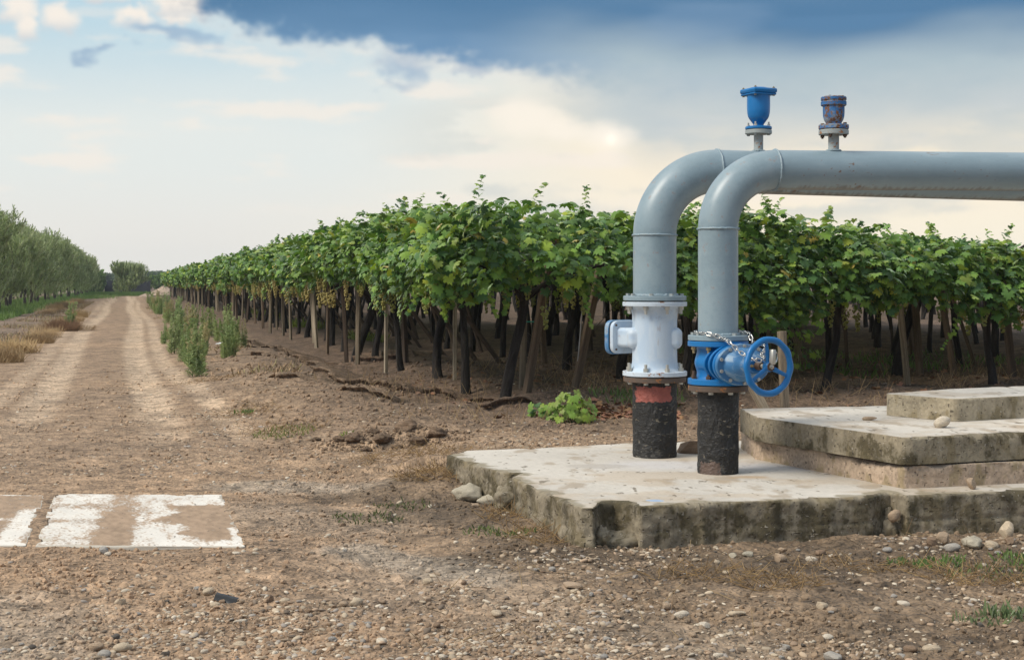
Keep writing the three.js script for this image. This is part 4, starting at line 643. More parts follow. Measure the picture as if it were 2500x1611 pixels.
const leafMats = [greens[1], greens[2], greens[3], greens[4], [0.24, 0.33, 0.05]].map((c, i) => Object.assign(leafMat.clone(), { name: 'vine_leaf', color: col(...c) }));
function leafColor(R, bright) { const k = R(), q = k < 0.22 ? 0 : k < 0.40 ? 1 : k < 0.68 ? 2 : k < 0.90 ? 3 : k < 0.975 ? 4 : k < 0.995 ? 5 : 6, c = greens[Math.min(6, Math.max(0, q + (bright > 0.5 && R() < 0.35 ? 1 : 0)))], f = 0.7 + R() * 0.65; return col(c[0] * f, c[1] * f, c[2] * f); }  // bright: lighter greens for top leaves, the light on the crown put into colour
const barkTex = texture(256, 512, (u, v) => { const w = pq(u * 14 + 2 * pq(u * 4, v * 3, 4, 3), v * 5, 14, 5), f = pfbm(u, v, 40, 3), s = 0.016 + 0.036 * Math.pow(w, 1.6) * (0.5 + f); return [s * 1.12, s * 0.94, s * 0.80]; });
const barkBump = texture(256, 512, (u, v) => 0.7 * pq(u * 14 + 2 * pq(u * 4, v * 3, 4, 3), v * 5, 14, 5) + 0.3 * pfbm(u, v, 40, 3), false);
const bark = new THREE.MeshStandardMaterial({ name: 'vine_bark', map: barkTex, bumpMap: barkBump, bumpScale: 0.03, roughness: 1 });
function taperTube(pts, radii, seg, rad, seed, knob = 0.16) {
  const c = new THREE.CatmullRomCurve3(pts.map((p) => new THREE.Vector3(...p))), fr = c.computeFrenetFrames(seg, false), pos = [], uv = [], idx = [];
  for (let i = 0; i <= seg; i++) { const t = i / seg, p = c.getPointAt(t), k = t * (radii.length - 1), a = Math.floor(Math.min(k, radii.length - 1.001)), r = lerp(radii[a], radii[a + 1], k - a); for (let j = 0; j <= rad; j++) { const an = j / rad * Math.PI * 2, rr = r * (1 + knob * n3(Math.cos(an) * 1.6 + seed, t * 7 + seed, Math.sin(an) * 1.6, 3) + knob * 0.5 * Math.sin(an * 3 + t * 6 + seed)); const v = fr.normals[i].clone().multiplyScalar(Math.cos(an) * rr).addScaledVector(fr.binormals[i], Math.sin(an) * rr).add(p); pos.push(v.x, v.y, v.z); uv.push(j / rad, t * c.getLength() * 1.1); } }
  const w = rad + 1; for (let i = 0; i < seg; i++) for (let j = 0; j < rad; j++) { const a = i * w + j, b = a + 1, d = a + w, e = d + 1; idx.push(a, b, d, b, e, d); }
  const g = new THREE.BufferGeometry(); g.setAttribute('position', new THREE.Float32BufferAttribute(pos, 3)); g.setAttribute('uv', new THREE.Float32BufferAttribute(uv, 2)); g.setIndex(idx); g.computeVertexNormals(); return g;
}
const trunkKinds = [];
{ const R = rng(77); for (let k = 0; k < 7; k++) { const j = (s) => (R() - 0.5) * s, l = j(0.5), m = j(0.4), r = 0.062 + R() * 0.03, top = [l, 1.35, m], seg = 18;
  const gs = [taperTube([[0, -0.15, 0], [j(0.1), 0.15, j(0.1)], [l * 0.4 + j(0.12), 0.6, m * 0.4 + j(0.12)], [l * 0.8 + j(0.08), 1.05, m * 0.8], top, [l + j(0.2), 1.65, m + j(0.2)], [l + j(0.3), 1.88, m + j(0.3)]], [r * 1.35, r * 1.05, r * 0.92, r * 0.95, r * 0.8, r * 0.5, r * 0.3], seg, 9, k * 3.7)];
  for (let a = 0; a < 3; a++) { const t = R() * 6.28, d = 0.5 + R() * 0.35; gs.push(taperTube([[l * 0.85, 1.1 + R() * 0.2, m * 0.85], [l + Math.cos(t) * d * 0.4, 1.5, m + Math.sin(t) * d * 0.4], [l + Math.cos(t) * d, 1.62 + R() * 0.15, m + Math.sin(t) * d], [l + Math.cos(t) * d * 1.7, 1.8, m + Math.sin(t) * d * 1.7]], [r * 0.62, r * 0.5, r * 0.36, r * 0.2], 10, 6, a + k)); }
  trunkKinds.push(mergeGeometries(gs)); } }
const grapeKinds = [];
{ const R = rng(5), b = new THREE.OctahedronGeometry(1, 1); b.deleteAttribute('uv'); const berry = mergeVertices((b.deleteAttribute('normal'), b)); berry.computeVertexNormals();
  for (const [n, len, r] of [[58, 0.24, 0.0125], [44, 0.19, 0.0125], [22, 0.20, 0.019]]) { const gs = []; for (let i = 0; i < n; i++) { const t = Math.pow(R(), 0.8), w = (0.062 * (1 - t * 0.75)) * (0.6 + 0.4 * R()), a = R() * 6.28; gs.push(berry.clone().scale(r, r, r).translate(Math.cos(a) * w, -t * len, Math.sin(a) * w)); } gs.push(new THREE.CylinderGeometry(0.003, 0.003, 0.1, 5).deleteAttribute('uv').translate(0, 0.05, 0)); grapeKinds.push(mergeGeometries(gs.map((g) => { if (!g.index) { const x = []; for (let i = 0; i < g.attributes.position.count; i++) x.push(i); g.setIndex(x); } return g; }))); } }
const grapeMats = [[0.28, 0.30, 0.07], [0.36, 0.34, 0.08], [0.44, 0.36, 0.11]].map((c) => new THREE.MeshPhysicalMaterial({ name: 'grape', color: col(...c), roughness: 0.45, transmission: 0.15, thickness: 0 }));
const topH = (x, z) => { const [u, v] = vineUV(x, z); return 2.41 - (0.02 * clamp(v, 0, 9) + 0.0075 * clamp(v, 0, 9) ** 2) * (1 - ss(u, 5, 22)) + 0.24 * sn(x * 0.7 + 3, z * 0.7, 3) + 0.09 * sn(x * 3.0, z * 3.0, 2); };
const SP = 2.3;
const vinePos = (i, j) => { const a = i * SP + (h2(i * 7 + 1, j * 13 + 5) - 0.5) * 0.5, b = j * SP + (h2(i * 3 + 9, j * 5 + 2) - 0.5) * 0.35; return [VO[0] + U[0] * a + W_[0] * b, VO[1] + U[1] * a + W_[1] * b]; };
const dirU = new THREE.Vector3(U[0], 0, -U[1]), dirV = new THREE.Vector3(W_[0], 0, -W_[1]);
const tmpN = new THREE.Vector3(), tmpT = new THREE.Vector3();
function leafQ(n, R, jit, droop) { tmpN.copy(n).add(new THREE.Vector3((R() - 0.5) * jit, (R() - 0.5) * jit, (R() - 0.5) * jit)).normalize(); tmpT.set((R() - 0.5) * droop, -1, (R() - 0.5) * droop); const z = tmpN, y = tmpT.clone().negate(); y.addScaledVector(z, -y.dot(z)); if (y.lengthSq() < 1e-4) y.set(1, 0, 0); y.normalize(); const x = y.clone().cross(z); return new THREE.Quaternion().setFromRotationMatrix(M4.makeBasis(x, y, z)); }
function vine(i, j, label, group) {
  const [bx, bz] = vinePos(i, j), R = rng(1000 + i * 37 + j * 911), dist = Math.hypot(bx, bz), gy = terrain(bx, bz);
  const left = j === 0, front = i === 0, shown = left || front, near = dist < 27 && shown, mid = dist < 62;
  const t = thing('grapevine', label, 'grapevine', V(bx, gy, bz), group);
  const tr = part('trunk', trunkKinds[Math.floor(R() * 7)], bark, t); tr.rotation.y = R() * 6.28; const s = 0.68 + R() * 0.38; tr.scale.set(s, 1 + (R() - 0.5) * 0.06, s); tr.rotation.z = (R() - 0.5) * 0.42; tr.rotation.x = (R() - 0.5) * 0.2;
  const n = near ? 2300 : shown ? (mid ? 1200 : dist < 110 ? 560 : 380) : (mid ? 560 : 240), size = near ? 0.118 : shown ? (mid ? 0.138 : dist < 110 ? 0.20 : 0.25) : 0.20;
  const list = [], extra = [];
  const lumps = (w, y) => 0.36 * sn(w * 1.1 + 7 + i, y * 1.6, 3) + 0.22 * sn(w * 3.0, y * 3.6, 2);
  const place = (a, b, y, nrm, k, arr = list, sc = 1, jit = 1.0) => { const x = bx + W_[0] * a + U[0] * b, z = bz + W_[1] * a + U[1] * b; arr.push([new THREE.Vector3(x - bx, y - gy, -(z - bz)), leafQ(nrm, R, jit * 1.25, 1.3), size * sc * (0.6 + 0.75 * R()), leafColor(R, k)]); };
  const out = new THREE.Vector3();
  for (let q = 0; q < n; q++) {
    let a = (R() * 2 - 1) * 1.25, b = (R() * 2 - 1) * 1.25; const x0 = bx + W_[0] * a + U[0] * b, z0 = bz + W_[1] * a + U[1] * b, T = topH(x0, z0);
    const drapeF = front && R() < (left ? 0.42 : 0.66), drapeL = !drapeF && left && R() < (front ? 0.8 : 0.62);
    if (drapeF || drapeL) {
      const w = drapeF ? x0 : z0 * 0.97, bot = (drapeF ? lerp(1.34, 1.0, ss(j, 0.5, 3)) : 1.56) + 0.42 * sn(w * 0.9 + 31, 4, 3) + 0.22 * sn(w * 4, 9, 2), tt = Math.pow(R(), 0.8), y = lerp(bot, T + 0.03, tt);
      const pr = (drapeF ? 0.78 : 0.72) * Math.pow(Math.sin(Math.PI * clamp(tt * 0.86 + 0.13)), 0.8) + lumps(w, y) - 0.5 * Math.pow(R(), 2.4) + 0.06;
      if (drapeF) b = -0.35 - pr; else a = -0.35 - pr;
      if (front && left && !drapeF && R() < 0.4) b -= 0.5 * R();
      out.copy(drapeF ? dirU : dirV).negate(); const up = lerp(0.65, 1.7, tt); out.multiplyScalar(1.0).add(new THREE.Vector3(0, up, 0)).normalize();
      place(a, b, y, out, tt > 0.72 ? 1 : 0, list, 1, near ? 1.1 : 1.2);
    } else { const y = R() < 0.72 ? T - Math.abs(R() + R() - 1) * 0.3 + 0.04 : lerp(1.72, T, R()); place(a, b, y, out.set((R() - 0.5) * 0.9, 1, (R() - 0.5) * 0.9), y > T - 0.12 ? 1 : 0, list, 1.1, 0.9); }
  }
  // shoots that stand up from the top or hang from the edge
  const shoots = near ? 10 : shown ? (mid ? 5 : 2) : 0;
  const shootLeaves = [];
  const special = { '0,0': [[-0.55, -0.75, 0.52, 0], [0.15, -0.8, 0.44, 0], [0.75, -0.85, -0.75, 1], [-0.2, -0.9, -0.5, 1]], '0,3': [[0.3, -0.5, 0.55, 0], [-0.9, -0.8, -0.8, 1]], '0,1': [[0.4, -0.85, -0.7, 1], [-0.2, -0.7, 0.3, 0]] }[i + ',' + j] ?? [];
  for (let q = 0; q < shoots + special.length; q++) {
    let a = (R() * 2 - 1) * 1.1, b = (R() * 2 - 1) * 1.1, len = 0.22 + R() * 0.26, hang = R() < 0.42;
    if (special[q]) { [a, b, len, hang] = special[q]; len = Math.abs(len); } else if (front && (!left || R() < 0.5)) b = -0.75 - R() * 0.3; else if (left) a = -0.75 - R() * 0.3;
    const x0 = bx + W_[0] * a + U[0] * b, z0 = bz + W_[1] * a + U[1] * b, T = topH(x0, z0), y0 = hang ? lerp(1.35, 1.75, R()) : T - 0.05, da = (R() - 0.5) * 0.7, db = (R() - 0.5) * 0.5, m = Math.round(len * 30);
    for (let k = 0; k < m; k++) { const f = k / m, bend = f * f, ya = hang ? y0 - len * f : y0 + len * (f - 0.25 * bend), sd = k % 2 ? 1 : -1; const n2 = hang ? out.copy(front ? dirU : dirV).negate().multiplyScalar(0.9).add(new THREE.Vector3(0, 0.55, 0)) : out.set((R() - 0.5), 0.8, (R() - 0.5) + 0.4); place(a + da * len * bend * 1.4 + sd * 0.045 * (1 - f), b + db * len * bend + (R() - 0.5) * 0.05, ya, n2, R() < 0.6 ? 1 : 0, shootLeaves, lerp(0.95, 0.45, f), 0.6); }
  }
  // leaves nearest to the viewer are single pieces; the rest of the crown is one mass
  if (near) {
    const scored = list.map((l, k) => [k, l[0].z + 0.4 * l[0].y + R() * 0.3 + (left ? -l[0].x * 0.3 : 0)]).sort((p, q) => q[1] - p[1]).slice(0, 60).map((p) => p[0]), pick = new Set(scored);
    const single = [...shootLeaves, ...list.filter((_, k) => pick.has(k))]; list.splice(0, list.length, ...list.filter((_, k) => !pick.has(k)));
    single.forEach(([p, q, sc], k) => { const m = part('leaf', k % 2 ? leafA : leafB, leafMats[Math.min(4, Math.floor(Math.pow(R(), 1.1) * 5))], t); m.position.copy(p); m.quaternion.copy(q); m.scale.setScalar(sc); });
  } else list.push(...shootLeaves);
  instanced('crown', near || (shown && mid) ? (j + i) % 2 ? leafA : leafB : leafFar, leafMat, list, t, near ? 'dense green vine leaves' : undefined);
  const gN = !shown && dist > 34 ? 0 : near ? 7 : shown ? (mid ? 6 : 3) : 3;
  for (let q = 0; q < gN; q++) { let a = (R() * 2 - 1) * 1.0, b = (R() * 2 - 1) * 1.0; if (front && R() < 0.75) b = -0.55 - R() * 0.35; else if (left && R() < 0.9) a = -0.6 - R() * 0.4; const x0 = bx + W_[0] * a + U[0] * b, z0 = bz + W_[1] * a + U[1] * b; const m = part('grape_cluster', grapeKinds[mid ? (q % 2) : 2], grapeMats[left && dist > 24 ? (R() < 0.75 ? 2 : 1) : R() < 0.7 ? 0 : 1], t); m.position.set(x0 - bx, (left && !front ? 1.50 : lerp(1.42, 1.26, ss(j, 0.5, 3))) - gy + (R() - 0.5) * 0.34, -(z0 - bz)); m.rotation.y = R() * 6; m.scale.setScalar(0.9 + R() * 0.5); }
  return t;
}
const woodTex = texture(128, 512, (u, v) => { const w = pq(u * 18 + pq(u * 3, v * 2, 3, 2), v * 3, 18, 3), f = pfbm(u, v, 30, 3), s = 0.62 + 0.5 * (w - 0.5) + 0.3 * (f - 0.5); return [s, s * 0.97, s * 0.93]; });
const woodMats = [[0.145, 0.105, 0.072], [0.20, 0.165, 0.12], [0.085, 0.062, 0.046], [0.36, 0.31, 0.235]].map((c, i) => new THREE.MeshStandardMaterial({ name: i === 3 ? 'pale_post' : 'weathered_wood', map: woodTex, color: col(c[0] / 0.62, c[1] / 0.62, c[2] / 0.62), bumpMap: woodTex, bumpScale: 0.006, roughness: 0.95 }));
const postGeos = [0.075, 0.062, 0.09].map((w, k) => { const g = new RoundedBoxGeometry(w, 1, w * 0.9, 2, 0.006).translate(0, 0.5, 0); const u = g.attributes.uv, p = g.attributes.position; for (let i = 0; i < u.count; i++) u.setXY(i, (p.getX(i) + p.getZ(i)) * 5 + k * 0.3, p.getY(i) * 1.1); return g; });
function post(x0, z0, x1, z1, y1, geo, mat, label, group, sink = 0.1) {
  const y0 = terrain(x0, z0) - sink, A = V(x0, y0, z0), B = V(x1, y1, z1), d = B.clone().sub(A), L = d.length();
  const m = solo('vine_post', postGeos[geo], woodMats[mat], label, 'post', A, group); m.quaternion.setFromUnitVectors(UPV, d.normalize()); m.scale.set(1, L, 1); m.rotateY((x0 * 13.7) % 1.5); return m;
}
{
  const ORD = ['first', 'second', 'third', 'fourth', 'fifth', 'sixth', 'seventh', 'eighth', 'ninth', 'tenth', 'eleventh', 'twelfth', 'thirteenth', 'fourteenth'];
  // the front row, seen best, from the road corner to the right picture edge
  const frontLabels = ['grapevine at the road corner of the vineyard, leaning black trunk, tall shoots above', 'grapevine hanging long leafy shoots just left of the white water meter', 'grapevine right behind the two grey pipes', 'grapevine seen through and just right of the blue handwheel', 'grapevine with a thick crooked trunk above the small concrete block', 'grapevine at the right picture edge of the front row'];
  const leftLabels = ['second grapevine from the corner along the road side', 'third grapevine from the corner along the road side', 'fourth grapevine from the corner along the road side', 'fifth grapevine from the corner along the road side', 'sixth grapevine from the corner along the road side'];
  for (let i = 0; i < 62; i++) for (let j = 0; j < 10; j++) {
    if (j === 1 && i > 45 && i % 2) continue; if (j >= 2 && i > (j < 3 ? 22 : 13)) continue; if (j >= 5 && i < (j - 5) * 2 + 1 - (j === 5 ? 1 : 0)) continue; if (j === 9) continue;
    if (i === 0 && j < 6) vine(i, j, frontLabels[j], 'front row of vines');
    else if (j === 0 && i < 6) vine(i, j, leftLabels[i - 1], 'vines along the road side');
    else if (j === 0 && i < 12) vine(i, j, ORD[i] + ' grapevine from the corner along the road side', 'vines along the road side');
    else if (j === 0) vine(i, j, 'grapevine of the long roadside row receding towards the horizon', 'vines along the road side');
    else vine(i, j, 'grapevine deep inside the vineyard, its trunk dark under the leaf roof', 'vines inside the vineyard');
  }
  // posts that can be told apart
  post(-0.868, 22.32, -0.86, 22.3, 1.72, 1, 3, 'pale upright square post standing alone left of the corner vine');
  post(0.135, 20.1, 0.19, 20.0, 2.0, 0, 1, 'upright grey post behind the leaning brace of the corner vine, tied with green twine');
  post(0.161, 18.72, 0.52, 18.9, 2.1, 2, 0, 'brown brace leaning right beside the corner vine trunk');
  post(0.80, 19.2, 1.22, 19.4, 2.05, 2, 0, 'brown brace rising from behind the green sucker shoots');
  post(-1.93, 26.827, -2.03, 26.9, 2.1, 2, 2, 'dark wide post at the road side, third from the corner');
  post(3.195, 17.2, 3.17, 17.3, 0.98, 2, 1, 'short grey stump of a post right under the blue handwheel');
  post(2.98, 16.6, 2.45, 17.6, 1.12, 2, 1, 'mossy brace leaning left between the black pipe and the cover slab');
  post(5.583, 20.743, 5.38, 20.6, 1.72, 2, 1, 'grey post leaning left behind the small concrete block');
  post(6.487, 21.544, 6.15, 21.4, 1.95, 0, 0, 'brown slanting post tied with wire, right of the grey leaning post');
  post(7.144, 20.977, 6.98, 21.0, 1.75, 2, 2, 'dark slanting post nearest the right picture edge');
  const R = rng(404);
  for (let i = 3; i < 60; i++) { const [x, z] = vinePos(i, 0), s = i < 26 ? 1 : 1; post(x - 0.18 - R() * 0.25, z - 0.5 + R() * 0.4, x - 0.2 - R() * 0.25, z - 0.3, 1.95, i % 3 === 0 ? 1 : 0, R() < 0.25 ? 3 : R() < 0.5 ? 1 : R() < 0.7 ? 0 : 2, i < 12 ? 'upright post beside the ' + ORD[i] + ' trunk of the roadside row' : 'upright post among the trunks of the long roadside row', 'posts along the roadside row'); if (i < 40) { const l = 0.45 + R() * 0.35; post(x + 1.15 + l, z + 0.9 - l * 0.3, x + 0.35, z + 0.6, 1.95, 0, 2, i < 10 ? 'slanting dark prop behind the ' + ORD[i] + ' trunk of the roadside row' : 'slanting dark prop just inside the roadside row', 'props inside the roadside row'); } }
  for (let i = 1; i < 9; i++) for (let j = 1; j < 7; j++) { if (R() < 0.35) continue; const [x, z] = vinePos(i, j), l = R() < 0.4 ? 0.6 : 0.1; post(x + 0.25, z - 0.3, x + 0.25 - l, z - 0.2, 1.95, Math.floor(R() * 3), R() < 0.5 ? 2 : R() < 0.7 ? 0 : 1, 'wooden post deep inside the vineyard', 'posts inside the vineyard'); }
  // vines too far in to be counted
  const far = [], trunks = [];
  for (let k = 0; k < 9000; k++) { const u = 31 + 110 * R(), v = 4 + Math.pow(R(), 1.3) * 50, x = VO[0] + U[0] * u + W_[0] * v, z = VO[1] + U[1] * u + W_[1] * v, y = 1.55 + Math.pow(R(), 0.6) * 0.9; far.push([V(x, y, z), leafQ(new THREE.Vector3(0, 1, 0.5), R, 1.6, 1.4), 0.4 + R() * 0.3, leafColor(R, 0)]); }
  for (let k = 0; k < 900; k++) { const u = 31 + Math.floor(R() * 45) * 2.3, v = 6.9 + Math.floor(R() * 18) * 2.3, x = VO[0] + U[0] * u + W_[0] * v, z = VO[1] + U[1] * u + W_[1] * v; trunks.push([V(x, 0, z), qr((R() - 0.5) * 0.3, R() * 6, (R() - 0.5) * 0.3), new THREE.Vector3(1, 1, 1)]); }
  instanced('distant_vine_foliage', leafFar, leafMat, far, scene, 'far rows of vines deep in the vineyard merging into one leafy mass', 'vines');
  instanced('distant_vine_trunks', trunkKinds[2], bark, trunks, scene, 'dark trunks of the far vine rows under the leaf roof', 'trunks');
}

/* ---------- olive trees, far trees ---------- */
function sprayGeo(seed, n, len, leafL, leafW) { // a twig with paired narrow leaves
  const R = rng(seed), pos = [], idx = [];
  for (let k = 0; k < n; k++) { const t = (k + 0.3) / n, a = R() * 6.28, tilt = 0.35 + R() * 0.5, d = new THREE.Vector3(Math.cos(a) * Math.sin(tilt), Math.cos(tilt), Math.sin(a) * Math.sin(tilt)), p = new THREE.Vector3(0, t * len, 0), s = new THREE.Vector3(-Math.sin(a), (R() - 0.5) * 0.8, Math.cos(a)).normalize(), L = leafL * (0.7 + R() * 0.5), b = pos.length / 3; for (const [f, w] of [[0, 0], [0.5, leafW], [0.5, -leafW], [1, 0]]) { const q = p.clone().addScaledVector(d, L * f).addScaledVector(s, w); pos.push(q.x, q.y, q.z); } idx.push(b, b + 1, b + 2, b + 1, b + 3, b + 2); }
  const g = new THREE.BufferGeometry(); g.setAttribute('position', new THREE.Float32BufferAttribute(pos, 3)); g.setIndex(idx); g.computeVertexNormals(); return g;
}
const oliveSpray = sprayGeo(3, 16, 0.40, 0.15, 0.022), bushSpray = sprayGeo(8, 12, 0.3, 0.14, 0.05);
const oliveLeaf = new THREE.MeshPhysicalMaterial({ name: 'olive_leaf', color: 0xffffff, roughness: 0.95, transmission: 0.35, thickness: 0, side: THREE.DoubleSide });
const oliveBark = new THREE.MeshStandardMaterial({ name: 'olive_bark', color: col(0.10, 0.085, 0.07), roughness: 1 });
const oliveTrunks = [0, 1, 2].map((k) => { const R = rng(60 + k), j = () => (R() - 0.5) * 0.4, gs = [taperTube([[0, -0.2, 0], [j() * 0.4, 0.5, j() * 0.4], [j(), 1.2, j()], [j(), 2.2, j()]], [0.14, 0.1, 0.08, 0.05], 8, 7, k)]; for (let a = 0; a < 5; a++) { const t = a * 1.26 + R(); gs.push(taperTube([[0, 0.8, 0], [Math.cos(t) * 0.5, 1.7, Math.sin(t) * 0.5], [Math.cos(t) * 1.0, 2.9 + R(), Math.sin(t) * 1.0]], [0.065, 0.045, 0.02], 6, 5, a)); } return mergeGeometries(gs); });
function oliveCrown(seed, n, w, h, low, tone, size) {
  const R = rng(seed), list = [], blobs = []; const nb = 15;
  for (let k = 0; k < nb; k++) { const a = R() * 6.28, r = Math.sqrt(R()) * w * 0.62, f = R(); blobs.push([Math.cos(a) * r, low + 0.45 + f * (h - low - 0.8), Math.sin(a) * r, 0.45 + R() * 0.45 * (1.2 - f * 0.6)]); }
  for (let k = 0; k < n; k++) { const b = blobs[Math.floor(R() * nb)], v = new THREE.Vector3(R() - 0.5, R() - 0.5, R() - 0.5).normalize(), q = b[3] * (0.55 + 0.5 * Math.pow(R(), 0.5)), p = new THREE.Vector3(b[0] + v.x * q, b[1] + v.y * q * 1.25, b[2] + v.z * q); const d = new THREE.Vector3(v.x * 0.8, 0.9 + R() * 0.6, v.z * 0.8).normalize(), f = 0.7 + R() * 0.6, t = tone[Math.floor(R() * tone.length)]; list.push([p, qFrom(UPV, d).multiply(qr(0, R() * 6, 0)), size * (0.7 + R() * 0.7), col(t[0] * f, t[1] * f, t[2] * f)]); }
  for (let k = 0; k < n * 0.05; k++) { const a = R() * 6.28, r = Math.sqrt(R()) * w * 0.6, x = Math.cos(a) * r, z = Math.sin(a) * r, m = 5; for (let q = 0; q < m; q++) list.push([new THREE.Vector3(x * (1 + q * 0.05), h - 0.65 + q * 0.2 - r * 0.4, z * (1 + q * 0.05)), qFrom(UPV, new THREE.Vector3((R() - 0.5) * 0.6, 1, (R() - 0.5) * 0.6).normalize()), size * 0.8, col(...tone[0])]); }
  return list;
}
const oliveTones = [[0.39, 0.46, 0.21], [0.32, 0.40, 0.165], [0.48, 0.53, 0.29], [0.25, 0.32, 0.12]];
const crownMesh = (list, geo, mat) => { const h = new THREE.Group(); const m = instanced('crown', geo, mat, list, h); h.remove(m); return m; };
const oliveKinds = [0, 1, 2].map((k) => crownMesh(oliveCrown(90 + k, 1500, 2.25, 4.5 + k * 0.25, 0.75, oliveTones, 1), oliveSpray, oliveLeaf));
function oliveTree(x, z, k, s, label, group) { const t = thing('olive_tree', label, 'olive tree', V(x, terrain(x, z), z), group); part('trunk', oliveTrunks[k % 3], oliveBark, t); t.add(oliveKinds[k % 3].clone()); t.rotation.y = k * 2.1 + x; t.scale.setScalar(s); return t; }
const oliveX = (z) => -8.4 - 0.2465 * z;
{
  const R = rng(31); let k = 0;
  for (let z = 66; z < 205; z += 4.6 + R() * 0.8, k++) oliveTree(oliveX(z) + (R() - 0.5) * 0.6, z, k, (0.86 + R() * 0.18) * (1 - 0.1 * ss(z, 120, 200)), z < 104 ? (k < 1 ? 'olive tree cut by the left picture edge, the nearest of its row' : ['', 'second', 'third', 'fourth', 'fifth', 'sixth', 'seventh', 'eighth', 'ninth'][k] + ' nearest olive tree of the roadside row on the left') : 'olive tree of the long roadside row on the left', 'olive trees left of the road');
  for (let z = 60; z < 200; z += 9) oliveTree(oliveX(z) - 4.8, z + R(), k++, 1.0 + R() * 0.15, 'olive tree in the second row behind the roadside olives', 'second row of olive trees');
  const lone = thing('olive_tree', 'lone round olive tree standing at the far end of the road', 'olive tree', V(-45.3, terrain(-45.3, 174), 174));
  part('trunk', oliveTrunks[1], oliveBark, lone); lone.add(crownMesh(oliveCrown(300, 2200, 2.5, 3.75, 0.35, oliveTones, 1.05), oliveSpray, oliveLeaf));
  // hedge-like shrubs and the far, hazy trees
  const shrubTones = [[0.16, 0.26, 0.07], [0.2, 0.31, 0.08], [0.13, 0.21, 0.06]], farTones = [[0.12, 0.18, 0.08], [0.10, 0.16, 0.07], [0.14, 0.2, 0.09]];
  const shrub = crownMesh(oliveCrown(401, 500, 2.4, 2.6, 0.0, shrubTones, 1.6), bushSpray, oliveLeaf), farTree = crownMesh(oliveCrown(402, 700, 3.2, 6.2, 0.8, farTones, 2.4), bushSpray, oliveLeaf);
  for (const [x, z, s, l] of [[-58.5, 205, 1.0, 'green shrub between the olive row and the dark windbreak net'], [-61.5, 212, 0.95, 'green shrub at the left end of the dark windbreak net'], [-53.2, 222, 0.9, 'low shrub behind the lone olive tree'], [-44.8, 232, 0.95, 'pale green shrub behind the sand heap'], [-41, 240, 1.0, 'pale green shrub beside the far end of the vineyard']]) { const t = thing('shrub', l, 'shrub', V(x, terrain(x, z), z)); part('stem', oliveTrunks[0], oliveBark, t).scale.set(0.8, 0.5, 0.8); t.add(shrub.clone()); t.scale.setScalar(s); }
  const FT = rng(71); for (let i = 0; i < 40; i++) { const px = lerp(-0.335, -0.215, i / 39) + (FT() - 0.5) * 0.004, z = 380 + FT() * 60, x = px * z; const t = thing('far_tree', 'dark bluish tree in the distant tree line on the horizon', 'tree', V(x, terrain(x, z), z), 'distant tree line'); part('trunk', oliveTrunks[i % 3], oliveBark, t); t.add(farTree.clone()); const s = 0.55 + 0.5 * Math.pow(FT(), 2); t.scale.set(s * 1.5, s * 0.72, s * 1.5); t.rotation.y = i; }
  for (let i = 0; i < 46; i++) { const px = lerp(-0.205, 0.40, i / 45), z = 420 + FT() * 40, x = px * z; const t = thing('far_tree', 'distant tree hidden mostly behind the vineyard roof', 'tree', V(x, terrain(x, z), z), 'trees beyond the vineyard'); part('trunk', oliveTrunks[i % 3], oliveBark, t); t.add(farTree.clone()); t.scale.set(1.2, 0.45 + FT() * 0.1, 1); }
  // windbreak net
  const netM = new THREE.MeshStandardMaterial({ name: 'shade_net', color: col(0.022, 0.026, 0.034), roughness: 0.9, side: THREE.DoubleSide }), poleM = new THREE.MeshStandardMaterial({ name: 'net_pole', color: col(0.12, 0.11, 0.1), roughness: 0.9 });
  for (const [x0, z0, x1, z1, h, l] of [[-59.2, 214, -52.6, 214, 1.85, 'dark windbreak net on poles left of the lone olive tree'], [-52, 226, -46.2, 226, 1.15, 'low dark windbreak net between the lone olive tree and the sand heap']]) { const t = thing('windbreak_net', l, 'windbreak', V((x0 + x1) / 2, terrain((x0 + x1) / 2, z0), z0)), w = x1 - x0; const g = new THREE.BoxGeometry(w, h, 0.04, 40, 8, 1).translate(0, h / 2, 0); displace(g, (v) => { v.z += 0.12 * Math.sin(v.x * 2.1) * (v.y / h); v.y -= 0.10 * Math.abs(Math.sin(v.x * 1.3)) * (v.y / h); }); part('net', g, netM, t); for (let k = 0; k <= 4; k++) part('pole', new THREE.CylinderGeometry(0.05, 0.05, h + 0.25, 8).translate(-w / 2 + w * k / 4, h / 2, -0.1), poleM, t); }
  // sand heap
  const sandM = new THREE.MeshStandardMaterial({ name: 'sand', map: soilMap, color: col(0.56, 0.43, 0.33), roughness: 1 });
  const heap = (x, z, rx, rz, h, l, seed) => { const g = new THREE.CircleGeometry(1, 64).rotateX(-Math.PI / 2); const gg = new THREE.RingGeometry(0.001, 1, 48, 24).rotateX(-Math.PI / 2); displace(gg, (v) => { const r = Math.hypot(v.x, v.z), k = Math.max(0, 1 - r); v.y = h * (Math.pow(k, 0.85) * 1.05 + 0.10 * k * sn(v.x * 3 + seed, v.z * 3, 3) * 2) - 0.05; v.x *= rx; v.z *= rz; }); return solo('sand_heap', gg, sandM, l, 'sand heap', V(x, terrain(x, z), z)); };
  heap(-40.6, 172, 2.0, 1.8, 1.12, 'pale heap of sand at the end of the vineyard row', 1); heap(-41.3, 166, 0.9, 0.9, 0.4, 'small low mound of pale sand beside the weeds at the road end', 5);
  // mast and cable far right
  const mastM = new THREE.MeshStandardMaterial({ name: 'mast_steel', color: col(0.42, 0.40, 0.38), roughness: 0.7 });
